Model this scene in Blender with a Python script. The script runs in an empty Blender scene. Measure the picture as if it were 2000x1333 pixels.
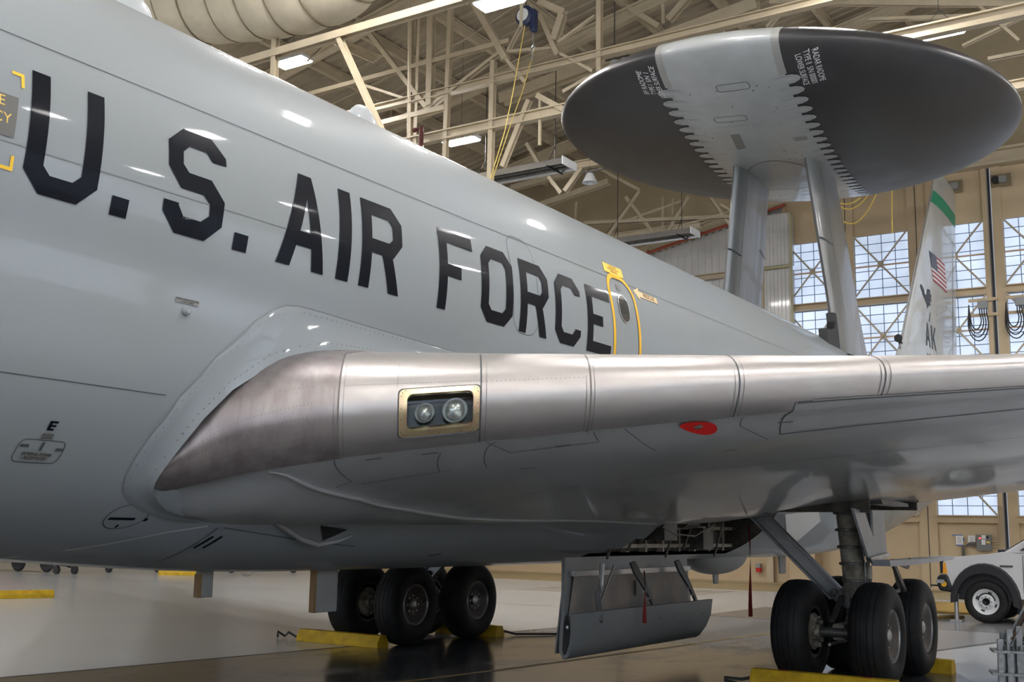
import bpy, bmesh, math, random
from mathutils import Vector, Matrix
random.seed(4)
S = bpy.context.scene
COL = S.collection
# ------------------------------------------------------------------ camera, world, exposure
FPX, YAW, PITCH, ROLL = 2191.61, math.radians(33.245), math.radians(9.4627), math.radians(-1.0691)
CAM = Vector((-13.939, -7.441, 1.701))      # X = aft, Y = starboard, Z = up, origin under the main gear
fh = Vector((math.cos(YAW), math.sin(YAW), 0)); r0 = Vector((math.sin(YAW), -math.cos(YAW), 0))
FW = fh*math.cos(PITCH)+Vector((0, 0, 1))*math.sin(PITCH)
d0 = FW.cross(r0)
if d0.z > 0: d0 = -d0
RT = r0*math.cos(ROLL)+d0*math.sin(ROLL); DN = d0*math.cos(ROLL)-r0*math.sin(ROLL)
cd = bpy.data.cameras.new('camera'); cam = bpy.data.objects.new('camera', cd); COL.objects.link(cam)
cd.sensor_width = 36; cd.lens = FPX*36/2000; cd.clip_end = 300; cd.clip_start = .05
m = Matrix((RT, -DN, -FW)).transposed().to_4x4(); m.translation = CAM; cam.matrix_world = m
S.camera = cam
w = bpy.data.worlds.new('world'); S.world = w; w.use_nodes = True
w.node_tree.nodes['Background'].inputs[0].default_value = (.75, .85, 1, 1)
w.node_tree.nodes['Background'].inputs[1].default_value = .35
S.view_settings.view_transform = 'Standard'; S.view_settings.look = 'None'
S.view_settings.exposure = 0.3; S.view_settings.gamma = 1; S.view_settings.use_curve_mapping = False
S.cycles.max_bounces = 8; S.cycles.caustics_reflective = False; S.cycles.caustics_refractive = False
S.cycles.sample_clamp_indirect = 4
LAMP_E = 185.0      # emission of the hangar lamps
WIN_E = 0.60       # daylight through the door panes
FILL_E = 2.0      # glow of added panes, forward and port, standing for open-door daylight

def at(px, py, ax, val):
    """the point of the plane (axis ax = val) that this line of sight meets"""
    r = FW*FPX+RT*(px-1000)+DN*(py-666.5)
    return CAM+r*((val-CAM[ax])/r[ax])

# ------------------------------------------------------------------ materials
MATS = {}
def mat(name, col, rough=.5, metal=0., coat=0., noise=0., nscale=4., ncol=None, bump=0., bscale=30., emit=None, es=0., stretch=None, alpha=None, trans=0., croughn=.06, spec=None, rvar=0.):
    if name in MATS: return MATS[name]
    m = bpy.data.materials.new(name); m.use_nodes = True; nt = m.node_tree; b = nt.nodes['Principled BSDF']
    b.inputs['Base Color'].default_value = (*col, 1); b.inputs['Roughness'].default_value = rough; b.inputs['Metallic'].default_value = metal
    b.inputs['Coat Weight'].default_value = coat; b.inputs['Coat Roughness'].default_value = croughn
    if spec is not None: b.inputs['Specular IOR Level'].default_value = spec
    if trans: b.inputs['Transmission Weight'].default_value = trans
    if alpha is not None: b.inputs['Alpha'].default_value = alpha
    if emit: b.inputs['Emission Color'].default_value = (*emit, 1); b.inputs['Emission Strength'].default_value = es
    if noise or bump or rvar:
        tc = nt.nodes.new('ShaderNodeTexCoord'); mp = nt.nodes.new('ShaderNodeMapping'); nt.links.new(tc.outputs['Object'], mp.inputs[0])
        if stretch: mp.inputs['Scale'].default_value = stretch
    if noise or rvar:
        n = nt.nodes.new('ShaderNodeTexNoise'); n.inputs['Scale'].default_value = nscale; n.inputs['Detail'].default_value = 6; n.inputs['Roughness'].default_value = .6
        nt.links.new(mp.outputs[0], n.inputs['Vector'])
        cr = nt.nodes.new('ShaderNodeMapRange'); cr.inputs[1].default_value = .35; cr.inputs[2].default_value = .65
        nt.links.new(n.outputs[0], cr.inputs[0])
        if noise:
            mx = nt.nodes.new('ShaderNodeMix'); mx.data_type = 'RGBA'
            nc = ncol or tuple(c*(1-noise) for c in col)
            mx.inputs[6].default_value = (*col, 1); mx.inputs[7].default_value = (*nc, 1)
            nt.links.new(cr.outputs[0], mx.inputs[0]); nt.links.new(mx.outputs[2], b.inputs['Base Color'])
        if rvar:
            r2 = nt.nodes.new('ShaderNodeMapRange'); r2.inputs[3].default_value = rough; r2.inputs[4].default_value = rough+rvar
            nt.links.new(cr.outputs[0], r2.inputs[0]); nt.links.new(r2.outputs[0], b.inputs['Roughness'])
    if bump:
        n2 = nt.nodes.new('ShaderNodeTexNoise'); n2.inputs['Scale'].default_value = bscale; n2.inputs['Detail'].default_value = 3
        nt.links.new(mp.outputs[0], n2.inputs['Vector'])
        bp = nt.nodes.new('ShaderNodeBump'); bp.inputs['Strength'].default_value = bump; bp.inputs['Distance'].default_value = .02
        nt.links.new(n2.outputs[0], bp.inputs['Height']); nt.links.new(bp.outputs[0], b.inputs['Normal'])
    MATS[name] = m; return m
GREY = mat('grey_paint', (.265, .29, .312), .5, coat=.42, noise=.08, nscale=.5, ncol=(.26, .28, .285), bump=.04, bscale=1.6, croughn=.045, spec=.3)
GREYW = mat('grey_paint_wing', (.35, .36, .363), .30, coat=.5, noise=.3, nscale=.8, ncol=(.275, .28, .28), bump=.05, bscale=2.2, croughn=.07, stretch=(1, .5, 1))
GREYM = mat('grey_paint_matt', (.245, .25, .25), .45, coat=.15, noise=.1, nscale=3)
ALU = mat('bare_aluminium', (.50, .48, .468), .36, metal=.8, noise=.3, nscale=2.5, ncol=(.455, .42, .41), rvar=.1, stretch=(1, 1, 2))
ALUD = mat('weathered_aluminium', (.25, .215, .22), .42, metal=.65, noise=.35, nscale=2.5, ncol=(.36, .325, .32), stretch=(3, 3, .8))
ALUS = mat('strut_aluminium', (.27, .275, .275), .33, metal=.4, coat=.3, noise=.2, nscale=2, stretch=(1, 1, .2))
BLK = mat('black_letter_paint', (.005, .0065, .011), .30, coat=.05, croughn=.06, spec=.07)
LINE = mat('seam_dark', (.07, .075, .08), .6)
LINEG = mat('seam_grey', (.22, .23, .235), .5)
LINEL = mat('edge_light', (.55, .57, .58), .3, coat=.5)
RUB = mat('tyre_rubber', (.011, .011, .012), .60, noise=.5, nscale=5, ncol=(.020, .0195, .019), spec=.25)
RUBL = mat('rubber_black', (.012, .012, .013), .5)
STEEL = mat('dark_steel', (.16, .155, .145), .45, metal=.5, noise=.4, nscale=8)
OLIVE = mat('gear_grey_grease', (.44, .41, .34), .42, metal=.1, noise=.5, nscale=7, ncol=(.15, .13, .10))
SILV = mat('silver_metal', (.50, .50, .50), .32, metal=.8, noise=.2, nscale=6)
RIM = mat('wheel_rim_paint', (.10, .08, .07), .45, noise=.5, nscale=6, ncol=(.05, .04, .035))
RIML = mat('rim_flange', (.42, .41, .40), .35, metal=.4)
BRASS = mat('alodined_frame', (.78, .68, .38), .3, metal=.85, noise=.4, nscale=9, ncol=(.72, .50, .34))
RED = mat('red_paint', (.62, .015, .012), .45)
REDS = mat('red_streamer', (.22, .02, .015), .8)
YEL = mat('yellow_paint', (.78, .43, .02), .5)
YELC = mat('chock_yellow', (.66, .42, .01), .6, noise=.25, nscale=6, ncol=(.45, .28, .01))
YTXT = mat('yellow_text', (.80, .55, .12), .5)
DRED = mat('dark_red_stencil', (.28, .03, .01), .7)
PLAC = mat('placard_grey', (.20, .20, .19), .5)
PLACY = mat('placard_yellow', (.85, .62, .10), .5)
PEACH = mat('placard_peach', (.85, .60, .33), .5)
WHT = mat('white_paint', (.72, .74, .76), .35, coat=.4)
WHTT = mat('white_text', (.75, .75, .75), .5)
TAN = mat('tan_steel', (.56, .47, .33), .5, noise=.15, nscale=2)
TAND = mat('tan_door_paint', (.58, .45, .285), .5, noise=.12, nscale=.8, ncol=(.52, .40, .25))
TANW = mat('tan_wall', (.40, .32, .20), .7, noise=.15, nscale=.6)
DECK = mat('roof_deck_paint', (.42, .35, .25), .6, noise=.2, nscale=1)
WPAN = mat('white_wall_panel', (.66, .65, .63), .35, noise=.12, nscale=1, coat=.2)
FAB = mat('duct_fabric', (.62, .54, .40), .85, noise=.12, nscale=3, bump=.3, bscale=5)
DOMEB = mat('radome_black', (.015, .015, .018), .38, noise=.3, nscale=.7, ncol=(.028, .027, .028), rvar=.10)
DOMEW = mat('radome_grey', (.33, .34, .345), .34, coat=.5, noise=.12, nscale=2, ncol=(.29, .30, .295), croughn=.08)
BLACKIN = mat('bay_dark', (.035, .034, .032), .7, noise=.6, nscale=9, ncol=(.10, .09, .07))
GLOSSB = mat('lamp_bay_black', (.02, .02, .022), .15)
GLASS = mat('lamp_glass', (.9, .92, .92), .15, metal=.6, noise=.3, nscale=20)
def clear_glass():
    m = bpy.data.materials.new('clear_cover'); m.use_nodes = True; nt = m.node_tree; nt.nodes.clear()
    o = nt.nodes.new('ShaderNodeOutputMaterial'); t = nt.nodes.new('ShaderNodeBsdfTransparent'); g = nt.nodes.new('ShaderNodeBsdfGlossy'); g.inputs['Roughness'].default_value = .03
    t.inputs[0].default_value = (.85, .88, .86, 1)
    f = nt.nodes.new('ShaderNodeFresnel'); f.inputs[0].default_value = 1.5; mx = nt.nodes.new('ShaderNodeMixShader')
    nt.links.new(f.outputs[0], mx.inputs[0]); nt.links.new(t.outputs[0], mx.inputs[1]); nt.links.new(g.outputs[0], mx.inputs[2]); nt.links.new(mx.outputs[0], o.inputs[0]); return m
CLEAR = clear_glass()
LAMP = mat('lamp_diffuser', (1, 1, 1), .5, emit=(1, .975, .95), es=LAMP_E)
def pane_mat(name, col, e):
    m = mat(name, (.5, .55, .62), .25, emit=col, es=e); nt = m.node_tree; b = nt.nodes['Principled BSDF']
    g = nt.nodes.new('ShaderNodeNewGeometry'); n = nt.nodes.new('ShaderNodeTexNoise'); n.inputs['Scale'].default_value = .9; n.inputs['Detail'].default_value = 5
    nt.links.new(g.outputs['Position'], n.inputs['Vector'])
    r = nt.nodes.new('ShaderNodeMapRange'); r.inputs[1].default_value = .35; r.inputs[2].default_value = .7; r.inputs[3].default_value = .82*e; r.inputs[4].default_value = 1.25*e
    nt.links.new(n.outputs[0], r.inputs[0]); nt.links.new(r.outputs[0], b.inputs['Emission Strength']); return m
PANE = pane_mat('window_pane_translucent', (.62, .75, .98), WIN_E)
PANEF = pane_mat('forward_pane', (.66, .80, 1.0), FILL_E)

# ------------------------------------------------------------------ object helpers
def tag(o, label=None, cat=None, group=None, kind=None):
    if label: o['label'] = label
    if cat: o['category'] = cat
    if group: o['group'] = group
    if kind: o['kind'] = kind
    return o
def empty(name, loc=(0, 0, 0), parent=None, rz=0):
    o = bpy.data.objects.new(name, None); COL.objects.link(o); o.location = loc; o.rotation_euler.z = rz
    o.empty_display_size = .1
    if parent: o.parent = parent
    return o
def thing(name, label, cat, loc=(0, 0, 0), rz=0, group=None): return tag(empty(name, loc, None, rz), label, cat, group)
class MB:
    def __init__(s): s.v = []; s.f = []
    def add(s, V, F):
        n = len(s.v); s.v += [tuple(v) for v in V]; s.f += [tuple(i+n for i in f) for f in F]; return s
    def box(s, c, sz, R=None):
        V = []
        for i in (-1, 1):
            for j in (-1, 1):
                for k in (-1, 1):
                    p = Vector((i*sz[0]/2, j*sz[1]/2, k*sz[2]/2))
                    if R is not None: p = R @ p
                    V.append(p+Vector(c))
        return s.add(V, [(0, 1, 3, 2), (4, 6, 7, 5), (0, 4, 5, 1), (2, 3, 7, 6), (0, 2, 6, 4), (1, 5, 7, 3)])
    def bar(s, a, b, w, h, up=(0, 0, 1), style=''):
        a = Vector(a); b = Vector(b); d = b-a; L = d.length
        if L < 1e-5: return s
        x = d/L; u = Vector(up)
        if abs(x.dot(u)) > .97: u = Vector((1, 0, 0))
        y = u.cross(x).normalized(); z = x.cross(y); R = Matrix((x, y, z)).transposed(); c = (a+b)/2
        if style == 'I':
            t = .14*h
            s.box(c+z*(h/2-t/2), (L, w, t), R); s.box(c-z*(h/2-t/2), (L, w, t), R); s.box(c, (L, w*.16, h-2*t), R)
        elif style == 'L':
            s.box(c-z*(h/2-.06*h), (L, w, .12*h), R); s.box(c+y*(w/2-.06*w), (L, .12*w, h), R)
        elif style == 'C':
            s.box(c-y*(w/2-.07*w), (L, .14*w, h), R); s.box(c+z*(h/2-.07*h), (L, w, .14*h), R); s.box(c-z*(h/2-.07*h), (L, w, .14*h), R)
        else: s.box(c, (L, w, h), R)
        return s
    def tube(s, pts, r, n=8, cap=True):
        P = [Vector(p) for p in pts]; rr = r if isinstance(r, (list, tuple)) else [r]*len(P); V = []; F = []; prev = None
        for i, p in enumerate(P):
            d = (P[min(i+1, len(P)-1)]-P[max(i-1, 0)]).normalized()
            u = prev if prev is not None else (Vector((0, 0, 1)) if abs(d.z) < .9 else Vector((1, 0, 0)))
            y = (u-d*u.dot(d)).normalized(); prev = y; z = d.cross(y)
            for k in range(n): a = 2*math.pi*k/n; V.append(p+(y*math.cos(a)+z*math.sin(a))*rr[i])
        for i in range(len(P)-1):
            for k in range(n): F.append((i*n+k, i*n+(k+1) % n, (i+1)*n+(k+1) % n, (i+1)*n+k))
        if cap: F += [tuple(range(n-1, -1, -1)), tuple((len(P)-1)*n+k for k in range(n))]
        return s.add(V, F)
    def lathe(s, prof, c=(0, 0, 0), axis='y', n=32, R=None):
        """prof: (radius, offset along axis)"""
        V = []; F = []; m_ = len(prof)
        for k in range(n):
            a = 2*math.pi*k/n
            for r, t in prof:
                p = {'y': (r*math.cos(a), t, r*math.sin(a)), 'z': (r*math.cos(a), r*math.sin(a), t), 'x': (t, r*math.cos(a), r*math.sin(a))}[axis]
                p = Vector(p)
                if R is not None: p = R @ p
                V.append(p+Vector(c))
        for k in range(n):
            for j in range(m_-1): F.append((k*m_+j, k*m_+j+1, ((k+1) % n)*m_+j+1, ((k+1) % n)*m_+j))
        return s.add(V, F)
    def prism(s, poly, t, fn):
        """poly 2-D outline; fn(a,b,c) -> point, c from 0 to t"""
        n = len(poly); V = [fn(a, b, 0) for a, b in poly]+[fn(a, b, t) for a, b in poly]
        return s.add(V, [tuple(range(n-1, -1, -1)), tuple(range(n, 2*n))]+[(i, (i+1) % n, (i+1) % n+n, i+n) for i in range(n)])
    def grid(s, fn, us, vs, closed=False):
        V = [fn(u, v) for u in us for v in vs]; nv = len(vs); F = []
        for i in range(len(us)-1):
            for j in range(nv-1): F.append((i*nv+j, i*nv+j+1, (i+1)*nv+j+1, (i+1)*nv+j))
            if closed: F.append((i*nv+nv-1, i*nv, (i+1)*nv, (i+1)*nv+nv-1))
        return s.add(V, F)
    def build(s, name, m_, parent=None, smooth=False, bevel=0, weld=False):
        me = bpy.data.meshes.new(name); me.from_pydata(s.v, [], s.f); me.update()
        bm = bmesh.new(); bm.from_mesh(me)
        if weld: bmesh.ops.remove_doubles(bm, verts=bm.verts, dist=1e-4)
        bmesh.ops.recalc_face_normals(bm, faces=bm.faces); bm.to_mesh(me); bm.free()
        me.materials.append(m_)
        if smooth:
            for p in me.polygons: p.use_smooth = True
            me.set_sharp_from_angle(angle=math.radians(smooth if smooth is not True else 35))
        o = bpy.data.objects.new(name, me); COL.objects.link(o)
        if parent: o.parent = parent
        if bevel:
            md = o.modifiers.new('b', 'BEVEL'); md.width = bevel; md.segments = 2; md.limit_method = 'ANGLE'
        return o
def copy_tree(o, parent=None):
    c = o.copy(); COL.objects.link(c); c.parent = parent
    for ch in o.children: copy_tree(ch, c)
    return c
def lin(a, b, n): return [a+(b-a)*i/n for i in range(n+1)]
# 2-D polygons laid onto a surface: cut into strips so that they follow the curve
def decal(name, polys, fn, m_, parent, du=.12, dv=.06, kind=None):
    bm = bmesh.new()
    for poly in polys:
        vs = [bm.verts.new((p[0], p[1], 0)) for p in poly]
        try: bm.faces.new(vs)
        except ValueError: pass
    bmesh.ops.triangulate(bm, faces=bm.faces)
    return _lay(bm, name, fn, m_, parent, du, dv)
def _lay(bm, name, fn, m_, parent, du, dv):
    xs = [v.co.x for v in bm.verts]; ys = [v.co.y for v in bm.verts]
    for lo, hi, st, no in ((min(xs), max(xs), du, (1, 0, 0)), (min(ys), max(ys), dv, (0, 1, 0))):
        t = math.floor(lo/st)*st+st
        while t < hi:
            bmesh.ops.bisect_plane(bm, geom=bm.verts[:]+bm.edges[:]+bm.faces[:], plane_co=(no[0]*t, no[1]*t, 0), plane_no=no); t += st
    for v in bm.verts: v.co = fn(v.co.x, v.co.y)
    me = bpy.data.meshes.new(name); bm.to_mesh(me); bm.free(); me.materials.append(m_)
    for p in me.polygons: p.use_smooth = True
    o = bpy.data.objects.new(name, me); COL.objects.link(o); o.parent = parent; return o
def strip(pts, w, closed=False):
    """polyline -> list of quads of width w"""
    P = [Vector((p[0], p[1])) for p in pts]; n = len(P); out = []; N = []
    for i in range(n):
        a = P[(i-1) % n] if (closed or i > 0) else P[i]; b = P[(i+1) % n] if (closed or i < n-1) else P[i]
        d = (b-a).normalized(); N.append(Vector((-d.y, d.x))*w/2)
    for i in range(n if closed else n-1):
        j = (i+1) % n
        out.append([tuple(P[i]+N[i]), tuple(P[j]+N[j]), tuple(P[j]-N[j]), tuple(P[i]-N[i])])
    return out
def rrect(x0, y0, x1, y1, r, n=5):
    o = []
    for cx, cy, a0 in ((x1-r, y1-r, 0), (x0+r, y1-r, 90), (x0+r, y0+r, 180), (x1-r, y0+r, 270)):
        for i in range(n+1):
            a = math.radians(a0+90*i/n); o.append((cx+r*math.cos(a), cy+r*math.sin(a)))
    return o
def text_bm(txt, size, align='CENTER', sx=1.):
    c = bpy.data.curves.new('t', 'FONT'); c.body = txt; c.size = size; c.align_x = align; c.align_y = 'CENTER'; c.space_line = .95
    o = bpy.data.objects.new('t', c); COL.objects.link(o); bpy.context.view_layer.update()
    me = bpy.data.meshes.new_from_object(o.evaluated_get(bpy.context.evaluated_depsgraph_get()))
    bm = bmesh.new(); bm.from_mesh(me)
    for v in bm.verts: v.co.x *= sx
    bpy.data.objects.remove(o); bpy.data.meshes.remove(me); bpy.data.curves.remove(c); return bm
def text(name, txt, size, fn, m_, parent, sx=1., align='CENTER', du=.2, dv=.2, bold=0):
    bm = text_bm(txt, size, align, sx)
    return _lay(bm, name, fn, m_, parent, du, dv)
# ------------------------------------------------------------------ the airplane
PLANE = thing('airplane', 'huge grey four-wheel-bogie military airplane lettered U.S. AIR FORCE with a black radar dome', 'airplane')
ZC, R1, ZL, R2, ZX = 3.72, 1.88, 3.07, 1.80, 3.168
def hw(z): return math.sqrt(max(0, R1*R1-(z-ZC)**2)) if z > ZX else math.sqrt(max(0, R2*R2-(z-ZL)**2))
def tab(t, x):
    if x <= t[0][0]: return t[0][1]
    for a, b in zip(t, t[1:]):
        if x <= b[0]:
            f = (x-a[0])/(b[0]-a[0]); return a[1]+(b[1]-a[1])*f
    return t[-1][1]
def stab(t, x, h=1.0): return (tab(t, x-h)+2*tab(t, x)+tab(t, x+h))/4
T_TOP = [(-22.4, 3.3), (-22, 3.7), (-21, 4.35), (-19.5, 5.1), (-17.5, 5.5), (-15.5, 5.6), (13, 5.60), (18, 5.50), (23, 5.15), (24.3, 4.9)]
T_BOT = [(-22.4, 3.0), (-22, 2.6), (-21, 2.05), (-19.5, 1.6), (-17.5, 1.50), (-15.5, 1.46), (-9.6, 1.44), (-8.9, 1.385), (-8.1, 1.32), (-7.1, 1.28), (-6, 1.27), (7.5, 1.27), (9.5, 1.36), (11.6, 1.60), (14, 1.95), (16.4, 2.36), (18.7, 2.85), (21, 3.5), (24.3, 4.5)]
T_W = [(-22.4, .12), (-22, .55), (-21, 1.1), (-19.5, 1.55), (-17.5, 1.82), (-15.5, 1.88), (3, 1.88), (8, 1.82), (12, 1.60), (16, 1.22), (20, .75), (24.3, .2)]
def fs(X): return (stab(T_TOP, X, .4), stab(T_BOT, X, .7), stab(T_W, X, .8))
SEC = []
a1 = math.asin((ZX-ZC)/R1); a2 = math.asin((ZX-ZL)/R2)
for i in range(30): a = math.pi/2+(a1-math.pi/2)*i/30; SEC.append((R1*math.cos(a), ZC+R1*math.sin(a)))
for i in range(25): a = a2+(-math.pi/2-a2)*i/24; SEC.append((R2*math.cos(a), ZL+R2*math.sin(a)))
def secpt(X, y, z):
    t, b, w_ = fs(X); return Vector((X, y*w_/1.88, b+(z-1.27)/4.33*(t-b)))
def fus(X, z, off=.004):
    """point of the port skin at station X and height z"""
    t, b, w_ = fs(X); zb = 1.27+(z-b)/(t-b)*4.33; zb = min(max(zb, 1.2705), 5.5995); y = hw(zb)*w_/1.88
    n = Vector((0, -hw(zb), zb-(ZC if zb > ZX else ZL))).normalized()
    return Vector((X, -y, z))+n*off
xs = sorted(set([-22.4, -22.2, -22]+lin(-21.6, -15, 14)+lin(-15, -3, 30)+lin(-3, -2.3, 3)+[-2.3, -1.9, -1.6, -1.3, -1.05]+lin(-1, 2.6, 12)+lin(2.6, 24.3, 50)))
ring = SEC+[(-y, z) for y, z in SEC[-2:0:-1]]
mb = MB(); n = len(ring); V = [secpt(X, y, z) for X in xs for y, z in ring]; F = []
def in_well(X, y, z):   # both main wheel wells are open
    a = -y
    if not (a > .62 and z < 2.15 and X < 2.62): return False
    return X > tab([(1.25, -2.35), (1.36, -1.95), (1.56, -1.2), (1.78, -1.02), (2.2, -.95)], z)
for i in range(len(xs)-1):
    for j in range(n):
        k = (j+1) % n; c = (V[i*n+j]+V[i*n+k]+V[(i+1)*n+j]+V[(i+1)*n+k])/4
        if in_well(c.x, c.y, c.z): continue
        F.append((i*n+j, i*n+k, (i+1)*n+k, (i+1)*n+j))
mb.add(V, F); FUS = mb.build('fuselage', GREY, PLANE, smooth=50)
# wheel wells: dark bays with frames, pipes and a keel
for sg in (-1,):
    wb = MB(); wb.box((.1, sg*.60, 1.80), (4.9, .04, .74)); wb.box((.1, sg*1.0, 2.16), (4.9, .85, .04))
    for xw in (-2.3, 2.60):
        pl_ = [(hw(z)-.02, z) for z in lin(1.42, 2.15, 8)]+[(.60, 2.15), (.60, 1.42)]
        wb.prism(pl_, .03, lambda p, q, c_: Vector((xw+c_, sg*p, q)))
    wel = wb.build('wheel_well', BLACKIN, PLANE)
    fr = MB()
    for i in range(9):
        x = -1.9+i*.52; fr.box((x, sg*.66, 1.78), (.05, .10, .72)); fr.bar((x, sg*.68, 2.1), (x, sg*1.5, 2.12), .05, .08)
    for z in (1.5, 1.75, 2.0): fr.bar((-2.2, sg*.70, z), (2.6, sg*.70, z), .04, .05)
    fr.build('well_frames', OLIVE, wel)
    pp = MB()
    for q in range(7):
        x0 = -1.6+q*.55; pp.tube([(x0, sg*.8, 1.35+.1*(q % 3)), (x0+.2, sg*.82, 1.7), (x0+.15, sg*.95, 2.05), (x0+.5, sg*1.2, 2.1)], .016, 6)
    pp.tube([(-1.1, sg*1.3, 1.75), (-.6, sg*1.25, 1.66), (0, sg*1.25, 1.64), (.6, sg*1.28, 1.8)], .012, 6)
    pp.build('well_pipes', STEEL, wel)
    bx = MB(); bx.box((-.2, sg*.85, 1.75), (.4, .3, .35)); bx.build('well_equipment', STEEL, wel); bx = MB(); bx.box((1.2, sg*.8, 1.6), (.35, .25, .3)); bx.build('well_equipment', STEEL, wel); bx = MB(); bx.lathe([(0, -.2), (.16, -.2), (.16, .2), (0, .2)], (.5, sg*.9, 1.9), 'x', 16)
    bx.build('accumulator', STEEL, wel)

# letters -----------------------------------------------------------------
H = .71; ST = .117; ZB = 3.505
def octo(w_, c=.118):
    ci = c+ST*.42
    return [(c, H), (w_-c, H), (w_, H-c), (w_, c), (w_-c, 0), (c, 0), (0, c), (0, H-c)], [(ci, H-ST), (w_-ci, H-ST), (w_-ST, H-ci), (w_-ST, ci), (w_-ci, ST), (ci, ST), (ST, ci), (ST, H-ci)]
def ringq(o, i, sk=()): return [[o[k], o[(k+1) % 8], i[(k+1) % 8], i[k]] for k in range(8) if k not in sk]
def L_U(w_): return [[(0, H), (0, .118), (ST, .165), (ST, H)], [(0, .118), (.118, 0), (.167, ST), (ST, .165)], [(.118, 0), (w_-.118, 0), (w_-.167, ST), (.167, ST)], [(w_-.118, 0), (w_, .118), (w_-ST, .165), (w_-.167, ST)], [(w_, .118), (w_, H), (w_-ST, H), (w_-ST, .165)]]
def L_O(w_): o, i = octo(w_); return ringq(o, i)
def L_C(w_): o, i = octo(w_); return ringq(o, i, (2,))+[[(w_, H-.118), (w_, H-.175), (w_-ST, H-.175), (w_-ST, H-.167)], [(w_, .118), (w_, .18), (w_-ST, .18), (w_-ST, .167)]]
def L_E(w_): return [[(0, 0), (0, H), (ST, H), (ST, 0)], [(ST, H), (w_, H), (w_, H-ST), (ST, H-ST)], [(ST, .405), (w_*.63, .405), (w_*.63, .295), (ST, .295)], [(ST, ST), (w_, ST), (w_, 0), (ST, 0)]]
def L_F(w_): return L_E(w_)[:3]
def L_I(w_): return [[(0, 0), (0, H), (w_, H), (w_, 0)]]
def L_R(w_): return [[(0, 0), (0, H), (ST, H), (ST, 0)], [(ST, H), (w_-.118, H), (w_-.165, H-ST), (ST, H-ST)], [(w_-.118, H), (w_, H-.118), (w_-ST, H-.165), (w_-.165, H-ST)], [(w_, H-.118), (w_, .41), (w_-ST, .44), (w_-ST, H-.165)], [(w_, .41), (w_-.11, .285), (w_-.165, .40), (w_-ST, .44)], [(w_-.11, .285), (ST, .285), (ST, .40), (w_-.165, .40)], [(w_-.12, .285), (w_-.245, .285), (w_-.135, 0), (w_-.01, 0)]]
def letter(nm, polys, x0):
    f = lambda u, v: fus(x0+u+(v-H)*.05, ZB+v, .005)
    return decal(nm, polys, f, BLK, FUS, .3, .06)
letter('letter', L_U(.483), -10.398); letter('letter', [[(0, 0), (0, .117), (.122, .117), (.122, 0)]], -9.806)
Sx = [(-9.309, 4.213), (-9.437, 4.10), (-9.44, 3.925), (-9.335, 3.80), (-9.15, 3.80), (-9.093, 3.75), (-9.092, 3.673), (-9.157, 3.622), (-9.30, 3.622), (-9.345, 3.686), (-9.463, 3.686), (-9.465, 3.626), (-9.354, 3.505), (-9.11, 3.505), (-8.979, 3.625), (-8.969, 3.792), (-9.088, 3.917), (-9.276, 3.917), (-9.322, 3.965), (-9.320, 4.05), (-9.267, 4.10), (-9.123, 4.10), (-9.075, 4.043), (-8.955, 4.043), (-8.955, 4.10), (-9.07, 4.213)]
So = [(-8.955, 4.05), (-8.955, 4.105), (-9.07, 4.213), (-9.309, 4.213), (-9.437, 4.10), (-9.44, 3.925), (-9.335, 3.80), (-9.15, 3.80), (-9.093, 3.75), (-9.092, 3.673), (-9.157, 3.622), (-9.30, 3.622), (-9.345, 3.686), (-9.345, 3.70)]
Si = [(-9.075, 4.043), (-9.077, 4.046), (-9.123, 4.10), (-9.267, 4.10), (-9.320, 4.05), (-9.322, 3.965), (-9.276, 3.917), (-9.088, 3.917), (-8.969, 3.792), (-8.979, 3.625), (-9.11, 3.505), (-9.354, 3.505), (-9.465, 3.626), (-9.463, 3.70)]
SQ = [[So[i], So[i+1], Si[i+1], Si[i]] for i in range(13)]
decal('letter', SQ, lambda u, v: fus(u, v, .005), BLK, FUS, .3, .06)
letter('letter', [[(0, 0), (0, .117), (.125, .117), (.125, 0)]], -8.833)
decal('letter', [[(-8.246, 4.214), (-8.178, 4.214), (-8.178, 4.03), (-8.331, 3.505), (-8.465, 3.505)], [(-8.178, 4.214), (-8.110, 4.214), (-7.985, 3.505), (-8.108, 3.505), (-8.178, 4.03)], [(-8.29, 3.665), (-8.26, 3.775), (-8.13, 3.775), (-8.12, 3.665)]], lambda u, v: fus(u, v, .005), BLK, FUS, .3, .06)
letter('letter', L_I(.136), -7.816); letter('letter', L_R(.49), -7.557); letter('letter', L_F(.50), -6.565); letter('letter', L_O(.513), -5.940)
letter('letter', L_R(.503), -5.297); letter('letter', L_C(.503), -4.664); letter('letter', L_E(.515), -4.02)
FP = lambda u, v: fus(u, v, .003)
FP2 = lambda u, v: fus(u, v, .005)
FP3 = lambda u, v: fus(u, v, .007)
def fline(pts, w_=.008, m_=LINE, nm='panel_seam', closed=False): return decal(nm, strip(pts, w_, closed), FP, m_, FUS, .5, .08)
fline([(-16, 4.405), (-10.6, 4.405), (-3.5, 4.425), (3.5, 4.43), (8, 4.40)], .006)
fline([(-16, 3.742), (-10.3, 3.742), (-8.3, 3.76)], .007, LINEG); fline([(-16, 2.51), (-10.4, 2.508), (-9.17, 2.50)], .006)
fline([(-10.4, 4.72), (-10.4, 5.3)], .006, LINEG)
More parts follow.
